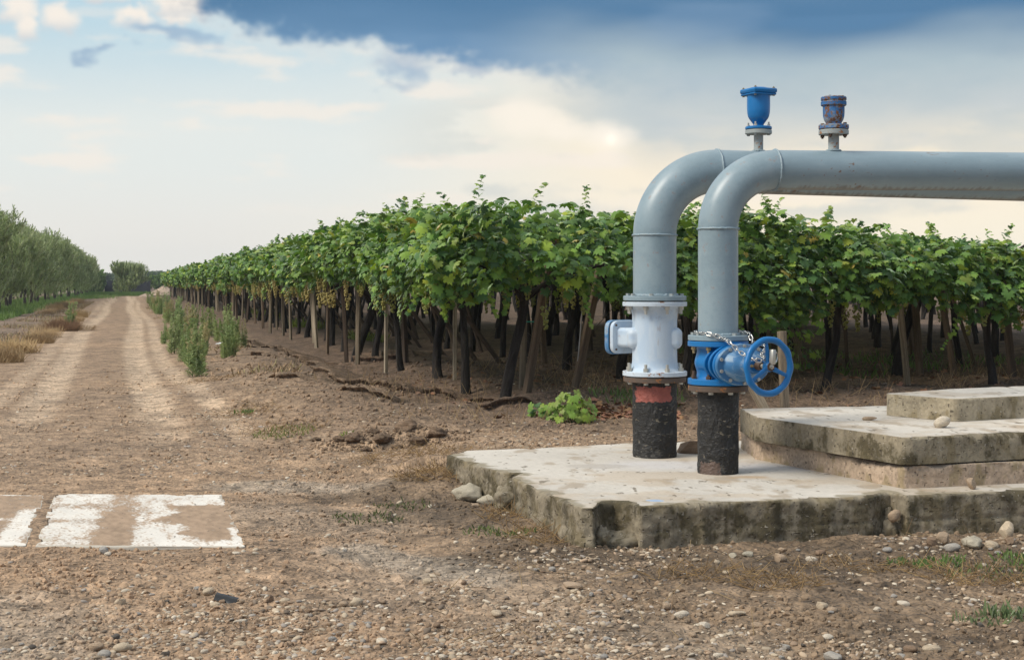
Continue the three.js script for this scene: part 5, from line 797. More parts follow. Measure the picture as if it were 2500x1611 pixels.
  const mx = 0.3325 * 330, ms = thing('lattice_mast', 'thin pale lattice mast far beyond the vineyard at the right', 'mast', V(mx, 0.2, 330)); for (const [a, b] of [[-1, -1], [1, -1], [1, 1], [-1, 1]]) { const g = taperTube([[a * 0.5, 0, b * 0.5], [a * 0.25, 5, b * 0.25], [a * 0.05, 10.6, b * 0.05]], [0.06, 0.05, 0.04], 3, 5, 1, 0); part('leg', g, mastM, ms); } for (let y = 1; y < 10; y += 1.3) { const w = 0.5 * (1 - y / 11); part('brace', new THREE.BoxGeometry(w * 2, 0.06, w * 2).translate(0, y, 0), mastM, ms); }
  const cable = new THREE.TubeGeometry(new THREE.QuadraticBezierCurve3(V(84, 9.4, 330), V(103, 8.2, 330), V(122, 9.8, 330)), 20, 0.028, 5); solo('overhead_cable', cable, mastM, 'thin cable stretched across the sky above the right end of the vines', 'cable');
}

/* ---------- weeds, dry grass, sucker shoots ---------- */
const stalkM = new THREE.MeshStandardMaterial({ name: 'weed_stalk', color: col(0.16, 0.17, 0.06), roughness: 0.9 });
const weedMats = [[0.27, 0.37, 0.13], [0.36, 0.44, 0.17], [0.48, 0.44, 0.22]].map((c) => new THREE.MeshPhysicalMaterial({ name: 'weed_leaf', color: col(...c), roughness: 0.95, transmission: 0.4, thickness: 0, side: THREE.DoubleSide }));
const strawMats = [[0.48, 0.34, 0.17], [0.36, 0.25, 0.13], [0.26, 0.155, 0.085]].map((c) => new THREE.MeshPhysicalMaterial({ name: 'dry_straw', color: col(...c), roughness: 0.95, transmission: 0.2, thickness: 0, side: THREE.DoubleSide }));
function blades(list) { // list of [base, direction, length, width, bend]
  const pos = [], idx = []; for (const [p, d, L, w, bend] of list) { const s = d.clone().cross(new THREE.Vector3(0.3, 0.2, 1)).normalize(), b = pos.length / 3, m = p.clone().addScaledVector(d, L * 0.55), e = p.clone().addScaledVector(d, L); e.y -= bend * L; for (const [q, k] of [[p, 0.7], [p, -0.7], [m, 1], [m, -1], [e, 0]]) { const v = q.clone().addScaledVector(s, k * w); pos.push(v.x, v.y, v.z); } idx.push(b, b + 1, b + 2, b + 1, b + 3, b + 2, b + 2, b + 3, b + 4); }
  const g = new THREE.BufferGeometry(); g.setAttribute('position', new THREE.Float32BufferAttribute(pos, 3)); g.setIndex(idx); g.computeVertexNormals(); return g;
}
function weedKind(seed) {
  const R = rng(seed), leaves = [], tips = [], stems = [], n = 11 + Math.floor(R() * 5);
  for (let k = 0; k < n; k++) { const a = R() * 6.28, r = Math.sqrt(R()) * 0.2, lean = (R() - 0.5) * 0.35, lz = (R() - 0.5) * 0.35, H = 0.45 + R() * 0.6, at = (t) => new THREE.Vector3(Math.cos(a) * r + lean * t * t * H, t * H, Math.sin(a) * r + lz * t * t * H); stems.push(taperTube([at(0), at(0.5), at(1)].map((v) => [v.x, v.y, v.z]), [0.006, 0.005, 0.002], 4, 4, k, 0)); for (let q = 0; q < 85; q++) { const t = 0.01 + 0.99 * Math.pow(R(), 0.85), b = R() * 6.28, up = 0.5 + R() * 0.6, d = new THREE.Vector3(Math.cos(b), up, Math.sin(b)).normalize(), L = (t < 0.6 ? 0.17 : 0.09) * (0.6 + R() * 0.6) * (1.1 - t * 0.5); (t > 0.68 ? tips : leaves).push([at(t), d, L, 0.009, 0.15]); if (t > 0.72) for (let w = 0; w < 2; w++) { const c = R() * 6.28; tips.push([at(t).addScaledVector(d, L * 0.7), new THREE.Vector3(Math.cos(c), 0.6, Math.sin(c)).normalize(), 0.04, 0.009, 0]); } } }
  return [mergeGeometries(stems), blades(leaves), blades(tips)];
}
const weedKinds = [1, 2, 3, 4].map((k) => weedKind(200 + k));
function weed(x, z, h, label, k, tone, group) { const t = thing('roadside_weed', label, 'weed', V(x, terrain(x, z) - 0.01, z), group), [a, b, c] = weedKinds[k % 4]; part('stem', a, stalkM, t); part('leaves', b, weedMats[tone % 2], t).userData.kind = 'stuff'; part('seed_heads', c, weedMats[(tone + 1) % 3], t).userData.kind = 'stuff'; t.scale.set(h * 0.85, h * 0.95, h * 0.85); t.rotation.y = k * 1.9 + x; return t; }
{
  const R = rng(88);
  const big = [[-5.079, 23.745, 1.0, 'bushy green weed clump nearest to the viewer on the right road verge'], [-5.35, 25.0, 0.98, 'tall weed just behind the nearest clump on the verge'], [-6.0, 27.6, 1.02, 'feathery green weed in the middle of the verge clump'], [-7.2, 31.5, 1.08, 'tall dense weed at the road edge of the verge clump'], [-6.5, 29.9, 1.15, 'tallest yellow-tipped weed in the verge clump'], [-5.65, 29.4, 0.95, 'yellowish weed on the vineyard side of the verge clump'], [-6.2, 32.6, 0.98, 'dark green weed above the scrap of white plastic'], [-5.9, 32.0, 0.8, 'low weed right beside the scrap of white plastic'], [-7.7, 34.0, 1.2, 'weed with pale plume at the back of the verge clump'], [-7.0, 35.5, 1.1, 'weed at the far end of the verge clump']];
  big.forEach(([x, z, h, l], i) => weed(x, z, h * 0.86, l, i, i));
  for (let k = 0; k < 16; k++) { const z = 24.5 + R() * 14; weed(roadX(z) + 1.55 + R() * 1.5, z, 0.28 + R() * 0.25, 'low pale weed between the taller plants of the verge clump', k + 1, k, 'low weeds in the verge clump'); }
  const [wx, wz] = [(z) => roadX(z) + 2.25]; for (let z = 39, k = 3; z < 108; z += 2.6 + R() * 2.2, k++) weed(roadX(z) + 2.1 + R() * 0.9, z, 0.75 + R() * 0.35, 'small green weed in the strip of weeds running along the far road edge', k, k, 'weeds along the far road edge');
  // dry tufts on the left verge
  const tuft = (seed, n, h) => { const Q = rng(seed), l = []; for (let k = 0; k < n; k++) { const a = Q() * 6.28, r = Math.sqrt(Q()) * 0.32, ti = Q() * 1.0, d = new THREE.Vector3(Math.cos(a) * ti, 1, Math.sin(a) * ti).normalize(); l.push([new THREE.Vector3(Math.cos(a * 3) * r, -0.01, Math.sin(a * 3) * r), d, h * (0.5 + Q() * 0.7), 0.0055, 0.3 * Q()]); } return blades(l); };
  const tufts = [tuft(1, 420, 0.34), tuft(2, 340, 0.26), tuft(3, 1100, 0.36)];
  const dry = (x, z, s, k, m, l, g) => { const t = solo('dry_grass_tuft', tufts[k], strawMats[m], l, 'dry grass', V(x, terrain(x, z), z), g); t.scale.set(s * 1.05, s, s * 1.3); t.rotation.y = x * 7; return t; };
  dry(-9.9, 28.7, 1.1, 0, 1, 'straw-coloured dry grass tuft at the left picture edge, the nearest'); dry(-10.9, 32.4, 1.2, 0, 0, 'pale straw tuft second from the left picture edge'); dry(-12.1, 37.7, 1.1, 1, 1, 'low brown straw tuft on the left verge'); dry(-13.2, 41.5, 1.2, 0, 0, 'golden straw tuft below the big brown bush on the left verge');
  dry(-14.4, 47.3, 1.25, 2, 2, 'big rust-brown dry bush with green tips on the left verge'); dry(-16.0, 53.1, 1.1, 0, 0, 'golden dry grass behind the big brown bush'); dry(-17.6, 59, 1.1, 1, 1, 'brown dry grass further along the left verge'); dry(-19.3, 65.6, 1.2, 0, 0, 'last golden dry tuft of the left verge');
  for (let i = 0; i < 6; i++) dry(-14.6 + (R() - 0.5) * 1.4, 47.6 + (R() - 0.5) * 2.4, 0.8 + R() * 0.4, i % 2, 1, 'small dry tuft around the big brown bush', 'tufts around the brown bush');
  for (let z = 70; z < 120; z += 6) dry(roadX(z) - 2.4 - R(), z, 1.1 + R() * 0.4, 0, Math.floor(R() * 2), 'faint dry tuft on the far left verge', 'far dry tufts');
  const greenTop = weed(-14.3, 47.6, 0.95, 'green weed growing through the top of the big brown bush', 2, 0);
  // dry grass standing along both verges
  const vg = []; for (let k = 0; k < 15000; k++) { const z = 23 + Math.pow(R(), 1.5) * 95, side = R() < 0.72 ? -1 : 1, o = side < 0 ? -1.9 - Math.pow(R(), 1.4) * 1.7 : 1.8 + R() * 1.6, x = roadX(z) + o; if (vn(x * 0.8 + 3, z * 0.35) < (side < 0 ? 0.42 : 0.6)) continue; const f = 0.7 + R() * 0.6, c = [[0.40, 0.28, 0.15], [0.30, 0.20, 0.11], [0.22, 0.15, 0.085], [0.30, 0.27, 0.12]][Math.floor(R() * 4)]; vg.push([V(x, terrain(x, z) - 0.005, z), qFrom(UPV, new THREE.Vector3((R() - 0.5) * 1.7, 0.8, (R() - 0.5) * 1.7).normalize()).multiply(qr(0, R() * 6, 0)), new THREE.Vector3(1.4, 0.08 + 0.22 * R() * R(), 1.4), col(c[0] * f, c[1] * f, c[2] * f)]); }
  instanced('verge_grass', blades([[new THREE.Vector3(), new THREE.Vector3(0, 1, 0), 1, 0.006, 0.2]]), Object.assign(strawMats[0].clone(), { color: col(1, 1, 1) }), vg, scene, 'dry brown grass standing along both verges of the dirt road', 'grass');
  // dead leaves and straw under the front vines
  const lit = [], leafLit = [], grass = [];
  for (let k = 0; k < 2600; k++) { const u = -2.6 + Math.pow(R(), 1.3) * 9, v = -2 + R() * 11, x = VO[0] + U[0] * u + W_[0] * v, z = VO[1] + U[1] * u + W_[1] * v; if (vn(x * 1.2, z * 1.2) < 0.45) continue; const d = new THREE.Vector3(R() - 0.5, 0.25 + R() * 0.7, R() - 0.5).normalize(); lit.push([V(x, terrain(x, z) - 0.01, z), qFrom(UPV, d), new THREE.Vector3(1, 0.1 + R() * 0.22, 1), col(...[[0.30, 0.20, 0.10], [0.20, 0.13, 0.07], [0.38, 0.27, 0.14]][Math.floor(R() * 3)])]); }
  for (let k = 0; k < 1500; k++) { const z = 5.8 + R() * 17, x = (R() * 2 - 1) * 0.37 * z; if (onPad(x, z) || onSlab(x, z)) continue; if (vn(x * 0.9 + 5, z * 0.9) + 0.5 * vn(x * 4, z * 4) < 0.82 + 0.15 * (x < -2 ? 1 : 0)) continue; const d = new THREE.Vector3(R() - 0.5, 0.06 + 0.2 * R(), R() - 0.5).normalize(); lit.push([V(x, terrain(x, z) + 0.003, z), qFrom(UPV, d), new THREE.Vector3(0.7, 0.05 + R() * 0.13, 0.7), col(...[[0.34, 0.24, 0.12], [0.20, 0.13, 0.07], [0.12, 0.085, 0.05]][Math.floor(R() * 3)])]); }
  const patches = [[1.9, 8.0, 0.4, 0.2, 110], [1.0, 7.75, 0.3, 0.2, 120], [1.35, 7.5, 0.22, 0.2, 130], [2.55, 7.75, 0.4, 0.3, 240], [0.15, 8.85, 0.22, 0.3, 140], [-0.55, 11.1, 0.35, 0.35, 420], [-0.9, 12.6, 0.5, 0.4, 240], [-0.05, 9.6, 0.15, 0.4, 90], [0.2, 12.2, 0.9, 0.2, 180], [-3.1, 17.3, 0.4, 0.5, 160], [-4.6, 22.3, 0.5, 0.9, 200], [-2.4, 15.5, 0.5, 0.6, 160]];
  for (const [px, pz, rx, rz, n] of patches) for (let k = 0; k < n; k++) { const a = R() * 6.28, q = Math.sqrt(R()), x = px + Math.cos(a) * q * rx, z = pz + Math.sin(a) * q * rz; if (onPad(x, z)) continue; const d = new THREE.Vector3(R() - 0.5, 0.05 + 0.5 * R() * R(), R() - 0.5).normalize(); lit.push([V(x, terrain(x, z) + 0.004, z), qFrom(UPV, d), new THREE.Vector3(0.75, 0.04 + R() * 0.11, 0.75), col(...[[0.36, 0.24, 0.11], [0.26, 0.16, 0.07], [0.18, 0.12, 0.06]][Math.floor(R() * 3)])]); }
  instanced('straw_litter', new THREE.CylinderGeometry(0.0018, 0.0026, 1, 4).translate(0, 0.5, 0), new THREE.MeshStandardMaterial({ name: 'straw', roughness: 0.95 }), lit, scene, 'dry straw and twigs littering the ground round the pad and under the vines', 'litter');
  for (let k = 0; k < 520; k++) { const c = R() < 0.5, u = c ? -1.6 + (R() - 0.5) * 0.9 : -2 + R() * 7, v = c ? 0.5 + R() * 1.2 : -1 + R() * 9, x = VO[0] + U[0] * u + W_[0] * v, z = VO[1] + U[1] * u + W_[1] * v; leafLit.push([V(x, terrain(x, z) + 0.015, z), leafQ(new THREE.Vector3(0, 1, 0), R, 1.2, 2), 0.06 + R() * 0.06, col(...[[0.24, 0.11, 0.055], [0.30, 0.17, 0.08], [0.16, 0.085, 0.05], [0.34, 0.16, 0.10]][Math.floor(R() * 4)])]); }
  instanced('fallen_leaves', leafA, Object.assign(leafMat.clone(), { transmission: 0.1, clearcoat: 0 }), leafLit, scene, 'reddish-brown fallen vine leaves on the soil under the front row', 'leaves');
  // grass: under the olives and small tufts elsewhere
  for (let k = 0; k < 24000; k++) { const z = 58 + Math.pow(R(), 1.6) * 150, x = oliveX(z) - 2.8 + R() * 5.4 + (z > 140 ? R() * 3 : 0); if (vn(x * 0.5, z * 0.5) < 0.32) continue; const d = new THREE.Vector3((R() - 0.5) * 0.9, 1, (R() - 0.5) * 0.9).normalize(), f = 0.75 + R() * 0.5; grass.push([V(x, terrain(x, z), z), qFrom(UPV, d).multiply(qr(0, R() * 6, 0)), new THREE.Vector3(2.6, 0.18 + R() * 0.22, 2.6), col(0.17 * f, 0.28 * f, 0.06 * f)]); }
  for (let k = 0; k < 1500; k++) { const a = R() * 6.28, q = Math.sqrt(R()), x = -45.3 + Math.cos(a) * q * 4.4, z = 171.5 + Math.sin(a) * q * 2.2; grass.push([V(x, terrain(x, z), z), qFrom(UPV, new THREE.Vector3((R() - 0.5) * 0.9, 1, (R() - 0.5) * 0.9).normalize()), new THREE.Vector3(3.5, 0.35 + R() * 0.4, 3.5), col(0.15, 0.25, 0.06)]); }
  for (const [cx, cz, rx, rz, n, h, c] of [[1.55, 18.1, 0.6, 0.4, 240, 0.13, [0.12, 0.2, 0.04]], [-2.35, 15.2, 0.32, 0.5, 260, 0.05, [0.20, 0.22, 0.06]], [-1.6, 14.5, 0.14, 0.2, 90, 0.05, [0.22, 0.27, 0.05]], [-3.15, 17.2, 0.12, 0.2, 60, 0.07, [0.12, 0.2, 0.04]], [-0.95, 9.6, 0.25, 0.2, 130, 0.035, [0.13, 0.15, 0.05]], [-0.75, 10.1, 0.2, 0.2, 80, 0.035, [0.13, 0.15, 0.05]], [0.0, 8.9, 0.15, 0.15, 60, 0.04, [0.14, 0.18, 0.05]], [-0.2, 9.0, 0.1, 0.2, 50, 0.04, [0.14, 0.18, 0.05]], [2.3, 8.15, 0.22, 0.1, 160, 0.05, [0.14, 0.22, 0.05]], [2.95, 8.2, 0.25, 0.2, 200, 0.06, [0.14, 0.22, 0.05]], [2.65, 7.85, 0.35, 0.2, 130, 0.05, [0.16, 0.19, 0.06]], [2.2, 6.75, 0.2, 0.12, 70, 0.05, [0.17, 0.22, 0.09]], [2.3, 6.85, 0.1, 0.09, 60, 0.075, [0.15, 0.21, 0.08]], [5, 24, 2, 2, 260, 0.2, [0.13, 0.22, 0.04]], [4.4, 29, 2.2, 1.5, 300, 0.22, [0.14, 0.24, 0.04]], [7.4, 26, 1.6, 2, 200, 0.2, [0.12, 0.2, 0.04]], [-3.6, 36.5, 0.5, 0.9, 160, 0.25, [0.2, 0.24, 0.03]], [-6.5, 47, 0.6, 1.2, 160, 0.3, [0.2, 0.25, 0.03]], [-9.6, 58, 0.6, 1.2, 120, 0.3, [0.24, 0.26, 0.03]], [-11.4, 66, 0.6, 1.2, 120, 0.3, [0.24, 0.26, 0.03]]]) for (let k = 0; k < n; k++) { const a = R() * 6.28, q = Math.sqrt(R()), x = cx + Math.cos(a) * q * rx, z = cz + Math.sin(a) * q * rz, f = 0.7 + R() * 0.6; if (onPad(x, z)) continue; grass.push([V(x, terrain(x, z) - 0.004, z), qFrom(UPV, new THREE.Vector3((R() - 0.5) * 1.6, 1, (R() - 0.5) * 1.6).normalize()).multiply(qr(0, R() * 6, 0)), new THREE.Vector3(0.6 + h * 6, h * (0.6 + R() * 0.8), 0.6 + h * 6), col(c[0] * f, c[1] * f, c[2] * f)]); }
  instanced('grass', blades([[new THREE.Vector3(), new THREE.Vector3(0, 1, 0), 1, 0.006, 0.12]]), Object.assign(weedMats[0].clone(), { color: col(1, 1, 1) }), grass, scene, 'green grass under the olive trees and in small patches on the soil', 'grass');
  // sucker shoots of the vine, low at the foot of the brace
  const sucker = (x, z, n, r, h, l, tone) => { const t = thing('vine_sucker', l, 'vine shoot', V(x, terrain(x, z), z)), Q = rng(Math.round(x * 900 + z)); for (let s = 0; s < 5; s++) { const a = Q() * 6.28; part('stem', taperTube([[0, -0.02, 0], [Math.cos(a) * r * 0.4, h * 0.5, Math.sin(a) * r * 0.4], [Math.cos(a) * r * 0.8, h * 0.9, Math.sin(a) * r * 0.8]], [0.006, 0.004, 0.002], 5, 5, s, 0), stalkM, t); } for (let k = 0; k < n; k++) { const a = Q() * 6.28, q = Math.sqrt(Q()), y = h * (0.12 + 0.95 * Q() * (1.1 - 0.5 * q)), m = part('leaf', k % 2 ? leafA : leafB, leafMats[tone + Math.floor(Q() * (5 - tone))], t); m.position.set(Math.cos(a) * q * r, y, Math.sin(a) * q * r); m.quaternion.copy(leafQ(new THREE.Vector3(Math.cos(a) * 0.7, 0.7, Math.sin(a) * 0.7 + 0.5), Q, 0.9, 1)); m.scale.setScalar(0.055 + 0.07 * Q()); } return t; };
  sucker(0.68, 16.5, 110, 0.30, 0.34, 'bright green low vine sucker at the foot of the brown brace', 2); sucker(0.36, 16.75, 34, 0.20, 0.16, 'small dark green vine shoot left of the bright sucker', 0); sucker(4.05, 21.3, 90, 0.4, 1.3, 'dark leafy vine shoots hanging low right of the blue handwheel', 0);
}

/* ---------- single stones, litter and small things ---------- */
{
  const kinds = [rockGeo(31, 3, 0.30), rockGeo(32, 3, 0.36), rockGeo(33, 3, 0.25), angularGeo(41, 7), angularGeo(42, 9), angularGeo(43, 8), displace(rockGeo(44, 5, 0.42), (v) => v.multiplyScalar(1 + 0.16 * n3(v.x * 4, v.y * 4, v.z * 4 + 3, 4)))];
  const stoneTex = texture(256, 256, (u, v) => { const a = pfbm(u, v, 6, 5), f = pfbm(u, v, 40, 3), s = 0.72 + 0.4 * (a - 0.5) + 0.35 * (f - 0.5); return [s, s * 0.985, s * 0.96]; });
  for (const g of kinds) { const p = g.attributes.position, uv = []; for (let i = 0; i < p.count; i++) uv.push(p.getX(i) * 0.7 + p.getZ(i) * 0.4, p.getY(i) * 0.7 + p.getZ(i) * 0.3); g.setAttribute('uv', new THREE.Float32BufferAttribute(uv, 2)); }
  const tones = { white: [0.62, 0.55, 0.45], cream: [0.50, 0.41, 0.30], tan: [0.40, 0.30, 0.21], grey: [0.38, 0.355, 0.32], brown: [0.24, 0.165, 0.11], blue: [0.34, 0.325, 0.305], dark: [0.12, 0.105, 0.09], concrete: [0.42, 0.38, 0.30] }, mats = {};
  for (const k in tones) mats[k] = new THREE.MeshStandardMaterial({ name: k + '_stone', map: stoneTex, bumpMap: stoneTex, bumpScale: 0.006, color: col(tones[k][0] / 0.72, tones[k][1] / 0.72, tones[k][2] / 0.72), roughness: 0.88 });
  function stone(x, z, w, tone, k, label, o = {}) { const { base, hh = 0.55, d = 0.8, rot = x * 9 + z * 5, tilt = 0, group } = o, y = base ?? terrain(x, z), g = kinds[k], h = w * hh; const m = solo('stone', g, mats[tone], label, 'stone', V(x, y + h * (o.lift ?? 0.3), z), group); m.scale.set(w / 2, h / 2, w / 2 * d); m.rotation.set(tilt, rot, tilt * 0.6); return m; }
  const N = [
    [-0.30, 10.38, 0.22, 'concrete', 6, 'large broken lump of concrete lying by the left edge of the pad', { hh: 0.6 }], [-0.16, 10.28, 0.15, 'concrete', 6, 'smaller concrete lump leaning on the large broken lump'], [-0.245, 10.0, 0.07, 'tan', 4, 'angular tan chip below the concrete lump'],
    [2.89, 9.91, 0.125, 'white', 0, 'egg-shaped white stone with a brown end on the cover slab', { base: 0.576, hh: 0.62, tilt: -0.35, rot: 2.6, lift: 0.45 }], [2.538, 10.45, 0.11, 'tan', 4, 'flat tan stone on the far side of the cover slab', { base: 0.574, hh: 0.35 }],
    [2.893, 9.28, 0.078, 'tan', 5, 'pointed brown stone on the ledge below the cover slab', { base: 0.25, hh: 1.1, lift: 0.4 }], [1.35, 11.25, 0.26, 'brown', 3, 'brown angular rock on the pad between the two black pipes', { base: 0.25, hh: 0.55, d: 0.6 }], [2.345, 9.02, 0.085, 'tan', 1, 'brown stone wedged in the gap of the pad front', { base: 0.10, hh: 0.9 }],
    [2.463, 8.62, 0.075, 'brown', 3, 'dark brown chip at the foot of the pad, right of the gap', { hh: 0.9 }], [2.535, 8.66, 0.085, 'tan', 4, 'upright tan stone at the foot of the pad', { hh: 1.1, lift: 0.4 }], [2.545, 8.50, 0.095, 'grey', 1, 'grey white-veined stone in front of the upright tan one', { hh: 0.6 }], [2.70, 8.62, 0.14, 'concrete', 6, 'crumbled concrete lump at the pad foot, right'], [2.79, 8.56, 0.095, 'cream', 0, 'rounded cream stone right of the crumbled lump', { hh: 0.6 }], [2.94, 8.76, 0.13, 'cream', 4, 'large pale stone resting on a rock at the right picture edge', { hh: 0.8, lift: 0.6, tilt: 0.3 }], [2.93, 8.68, 0.10, 'brown', 3, 'brown rock under the large pale stone at the right picture edge'], [2.955, 8.45, 0.05, 'white', 2, 'small white pebble at the right picture edge below the pad'],
    [2.157, 8.467, 0.06, 'blue', 2, 'blue-grey white-banded pebble in front of the pad gap', { hh: 0.6 }], [1.671, 8.206, 0.075, 'white', 0, 'long white pebble in front of the pad', { hh: 0.5, d: 0.6 }], [1.754, 8.366, 0.075, 'brown', 0, 'rust-brown stone close to the pad foot'], [1.80, 8.31, 0.045, 'white', 4, 'flat white chip beside the rust-brown stone', { hh: 0.4 }], [1.493, 8.18, 0.12, 'tan', 3, 'rough tan rock in front of the pad, middle'], [1.535, 8.353, 0.065, 'tan', 5, 'reddish block on top of the rough tan rock', { lift: 0.7 }], [1.341, 8.353, 0.08, 'concrete', 4, 'greyish rough stone at the foot of the pad, left of the tan rock'], [1.231, 8.206, 0.06, 'concrete', 5, 'small grey angular stone left of the greyish rough one'],
    [-0.429, 7.541, 0.062, 'cream', 1, 'round cream stone alone on pale dried silt', { hh: 0.7 }], [-0.40, 7.78, 0.07, 'tan', 4, 'flat brown stone just behind the round cream one', { hh: 0.35 }], [-0.072, 6.805, 0.06, 'cream', 2, 'oval cream pebble below the silt patch', { hh: 0.55 }], [0.30, 7.44, 0.125, 'tan', 4, 'flat tan stone slab in front of the pad corner', { hh: 0.25 }], [0.31, 7.29, 0.055, 'cream', 0, 'small cream pebble below the flat tan stone'],
    [0.736, 6.98, 0.08, 'tan', 3, 'rough pitted tan stone in the right foreground'], [0.783, 6.788, 0.075, 'white', 1, 'white oblong stone in the right foreground', { hh: 0.55, d: 0.6 }], [0.87, 6.86, 0.042, 'tan', 0, 'small brown pebble above the white oblong stone'], [1.052, 6.889, 0.09, 'cream', 4, 'flat cream stone with a notch in the right foreground', { hh: 0.35 }], [0.867, 6.643, 0.065, 'white', 5, 'white wedge-shaped stone in the right foreground', { hh: 0.5 }], [1.103, 6.643, 0.055, 'tan', 1, 'round tan pebble right of the white wedge'], [1.472, 6.99, 0.09, 'cream', 3, 'pitted cream stone, left one of the touching pair'], [1.50, 6.89, 0.06, 'tan', 2, 'smooth tan stone, right one of the touching pair'], [1.886, 7.108, 0.075, 'white', 4, 'white flat stone under the dry grass at the right', { hh: 0.35 }], [1.716, 6.92, 0.042, 'white', 5, 'small white pointed chip, upper of two', { hh: 0.9 }], [1.649, 6.747, 0.042, 'white', 2, 'small white oval pebble, lower of two'],
    [1.337, 6.10, 0.115, 'grey', 4, 'large flat grey-cream rock at the bottom picture edge', { hh: 0.4 }], [1.364, 6.377, 0.055, 'white', 2, 'white rounded pebble above the flat rock', { hh: 0.5 }], [1.167, 6.27, 0.055, 'grey', 3, 'grey angular pebble left of the flat rock'], [1.679, 6.2, 0.065, 'brown', 1, 'brown clod-like stone at the bottom right'], [1.775, 6.235, 0.09, 'cream', 0, 'bone-shaped cream stone at the bottom right', { hh: 0.4, d: 0.5 }], [0.406, 6.355, 0.05, 'grey', 2, 'flat grey pebble at the bottom, centre', { hh: 0.4 }], [0.855, 6.098, 0.05, 'white', 0, 'white oval pebble cut by the bottom picture edge'],
    [-1.513, 7.342, 0.068, 'cream', 1, 'cream stone just behind the black plastic shard'], [-1.422, 7.05, 0.055, 'cream', 0, 'pale stone in front of the black plastic shard'], [-1.185, 7.172, 0.055, 'brown', 3, 'dark brown angular stone right of the black plastic shard', { hh: 0.8 }], [-1.11, 7.191, 0.055, 'cream', 2, 'flat cream pebble beside the dark brown stone', { hh: 0.4 }], [-0.748, 7.11, 0.068, 'cream', 1, 'cream stone, largest of the cluster in the foreground middle', { hh: 0.65 }], [-0.81, 7.06, 0.05, 'tan', 0, 'tan pebble at the left of the cream cluster stone'], [-1.888, 7.081, 0.068, 'cream', 3, 'crumbly pale stone left of the black plastic shard'], [-1.241, 6.747, 0.072, 'white', 4, 'long white chip in the gravel', { hh: 0.3, d: 0.4 }], [-1.18, 6.37, 0.075, 'cream', 0, 'cream oval stone low in the gravel', { hh: 0.4 }], [-1.768, 6.27, 0.07, 'tan', 1, 'brown oval stone at the bottom left', { hh: 0.6 }], [-1.694, 6.40, 0.055, 'blue', 4, 'blue-grey flat chip at the bottom left', { hh: 0.4 }], [-1.66, 6.284, 0.085, 'cream', 2, 'wide cream stone at the bottom left', { hh: 0.5 }], [-1.75, 6.50, 0.05, 'dark', 1, 'dark rounded pebble above the blue-grey chip'], [-1.70, 6.132, 0.065, 'grey', 0, 'pale grey pebble at the bottom left picture edge'], [-1.472, 6.235, 0.055, 'dark', 3, 'dark brown chip in the bottom gravel'], [-0.559, 6.30, 0.055, 'white', 2, 'small white pebble low in the centre left'],
    [-1.229, 9.621, 0.055, 'tan', 4, 'tan angular stone on bare dirt right of the road slab'], [-1.081, 9.378, 0.055, 'brown', 3, 'brown stone on bare dirt right of the road slab'], [-2.345, 8.44, 0.075, 'blue', 4, 'grey-blue pointed stone at the front edge of the road slab', { hh: 0.7 }], [-2.30, 8.38, 0.05, 'white', 0, 'white pebble beside the grey-blue pointed stone'], [-1.573, 8.391, 0.06, 'white', 4, 'flat white stone at the front corner of the road slab', { hh: 0.3 }]];
  for (const [x, z, w, tone, k, label, o] of N) stone(x, z, w, tone, k, label, o);
  // smaller pebbles that nothing tells apart
  const R = rng(909), keys = ['white', 'cream', 'tan', 'grey', 'brown', 'cream', 'white', 'dark', 'blue', 'tan'];
  let made = 0; for (let i = 0; i < 3000 && made < 190; i++) { const z = 5.95 + 2.9 * Math.pow(R(), 1.4), x = (R() * 2 - 1) * 0.35 * z; if (onPad(x, z) || onSlab(x, z)) continue; const dens = (x < 0.2 && x > -2.1 ? 1 - 0.8 * ss(z, 6.6, 8.4) : 0.45) * (0.3 + vn(x * 2, z * 2)); if (R() > dens) continue; made++; stone(x, z, 0.022 + 0.022 * Math.pow(R(), 2), keys[Math.floor(R() * 10)], Math.floor(R() * 5), 'small pebble lying loose in the foreground gravel', { hh: 0.4 + R() * 0.35, group: 'pebbles in the foreground gravel' }); }
  for (let i = 0; i < 60; i++) { const t = R(), x = lerp(0.5, 3.1, t), z = lerp(8.35, 8.95, t) - 0.05 - R() * 0.35; if (onPad(x, z)) continue; stone(x, z, 0.02 + 0.03 * R() * R(), keys[Math.floor(R() * 10)], Math.floor(R() * 6), 'small stone at the foot of the concrete pad', { group: 'small stones along the pad foot' }); }
  // clods thrown up left of the pad
  const clodM = new THREE.MeshStandardMaterial({ name: 'clod', map: soilMap, color: col(0.30, 0.205, 0.135), bumpMap: soilBump, bumpScale: 0.02, roughness: 1 }), clodG = [51, 52, 53].map((s) => { const g = rockGeo(s, 5, 0.5); displace(g, (v) => v.multiplyScalar(1 + 0.30 * n3(v.x * 3.5 + s, v.y * 3.5, v.z * 3.5, 4) + 0.10 * n3(v.x * 16, v.y * 16 + s, v.z * 16, 2))); const p = g.attributes.position, uv = []; for (let i = 0; i < p.count; i++) uv.push(p.getX(i) * 0.2 + p.getZ(i) * 0.1, p.getY(i) * 0.2); g.setAttribute('uv', new THREE.Float32BufferAttribute(uv, 2)); return g; });
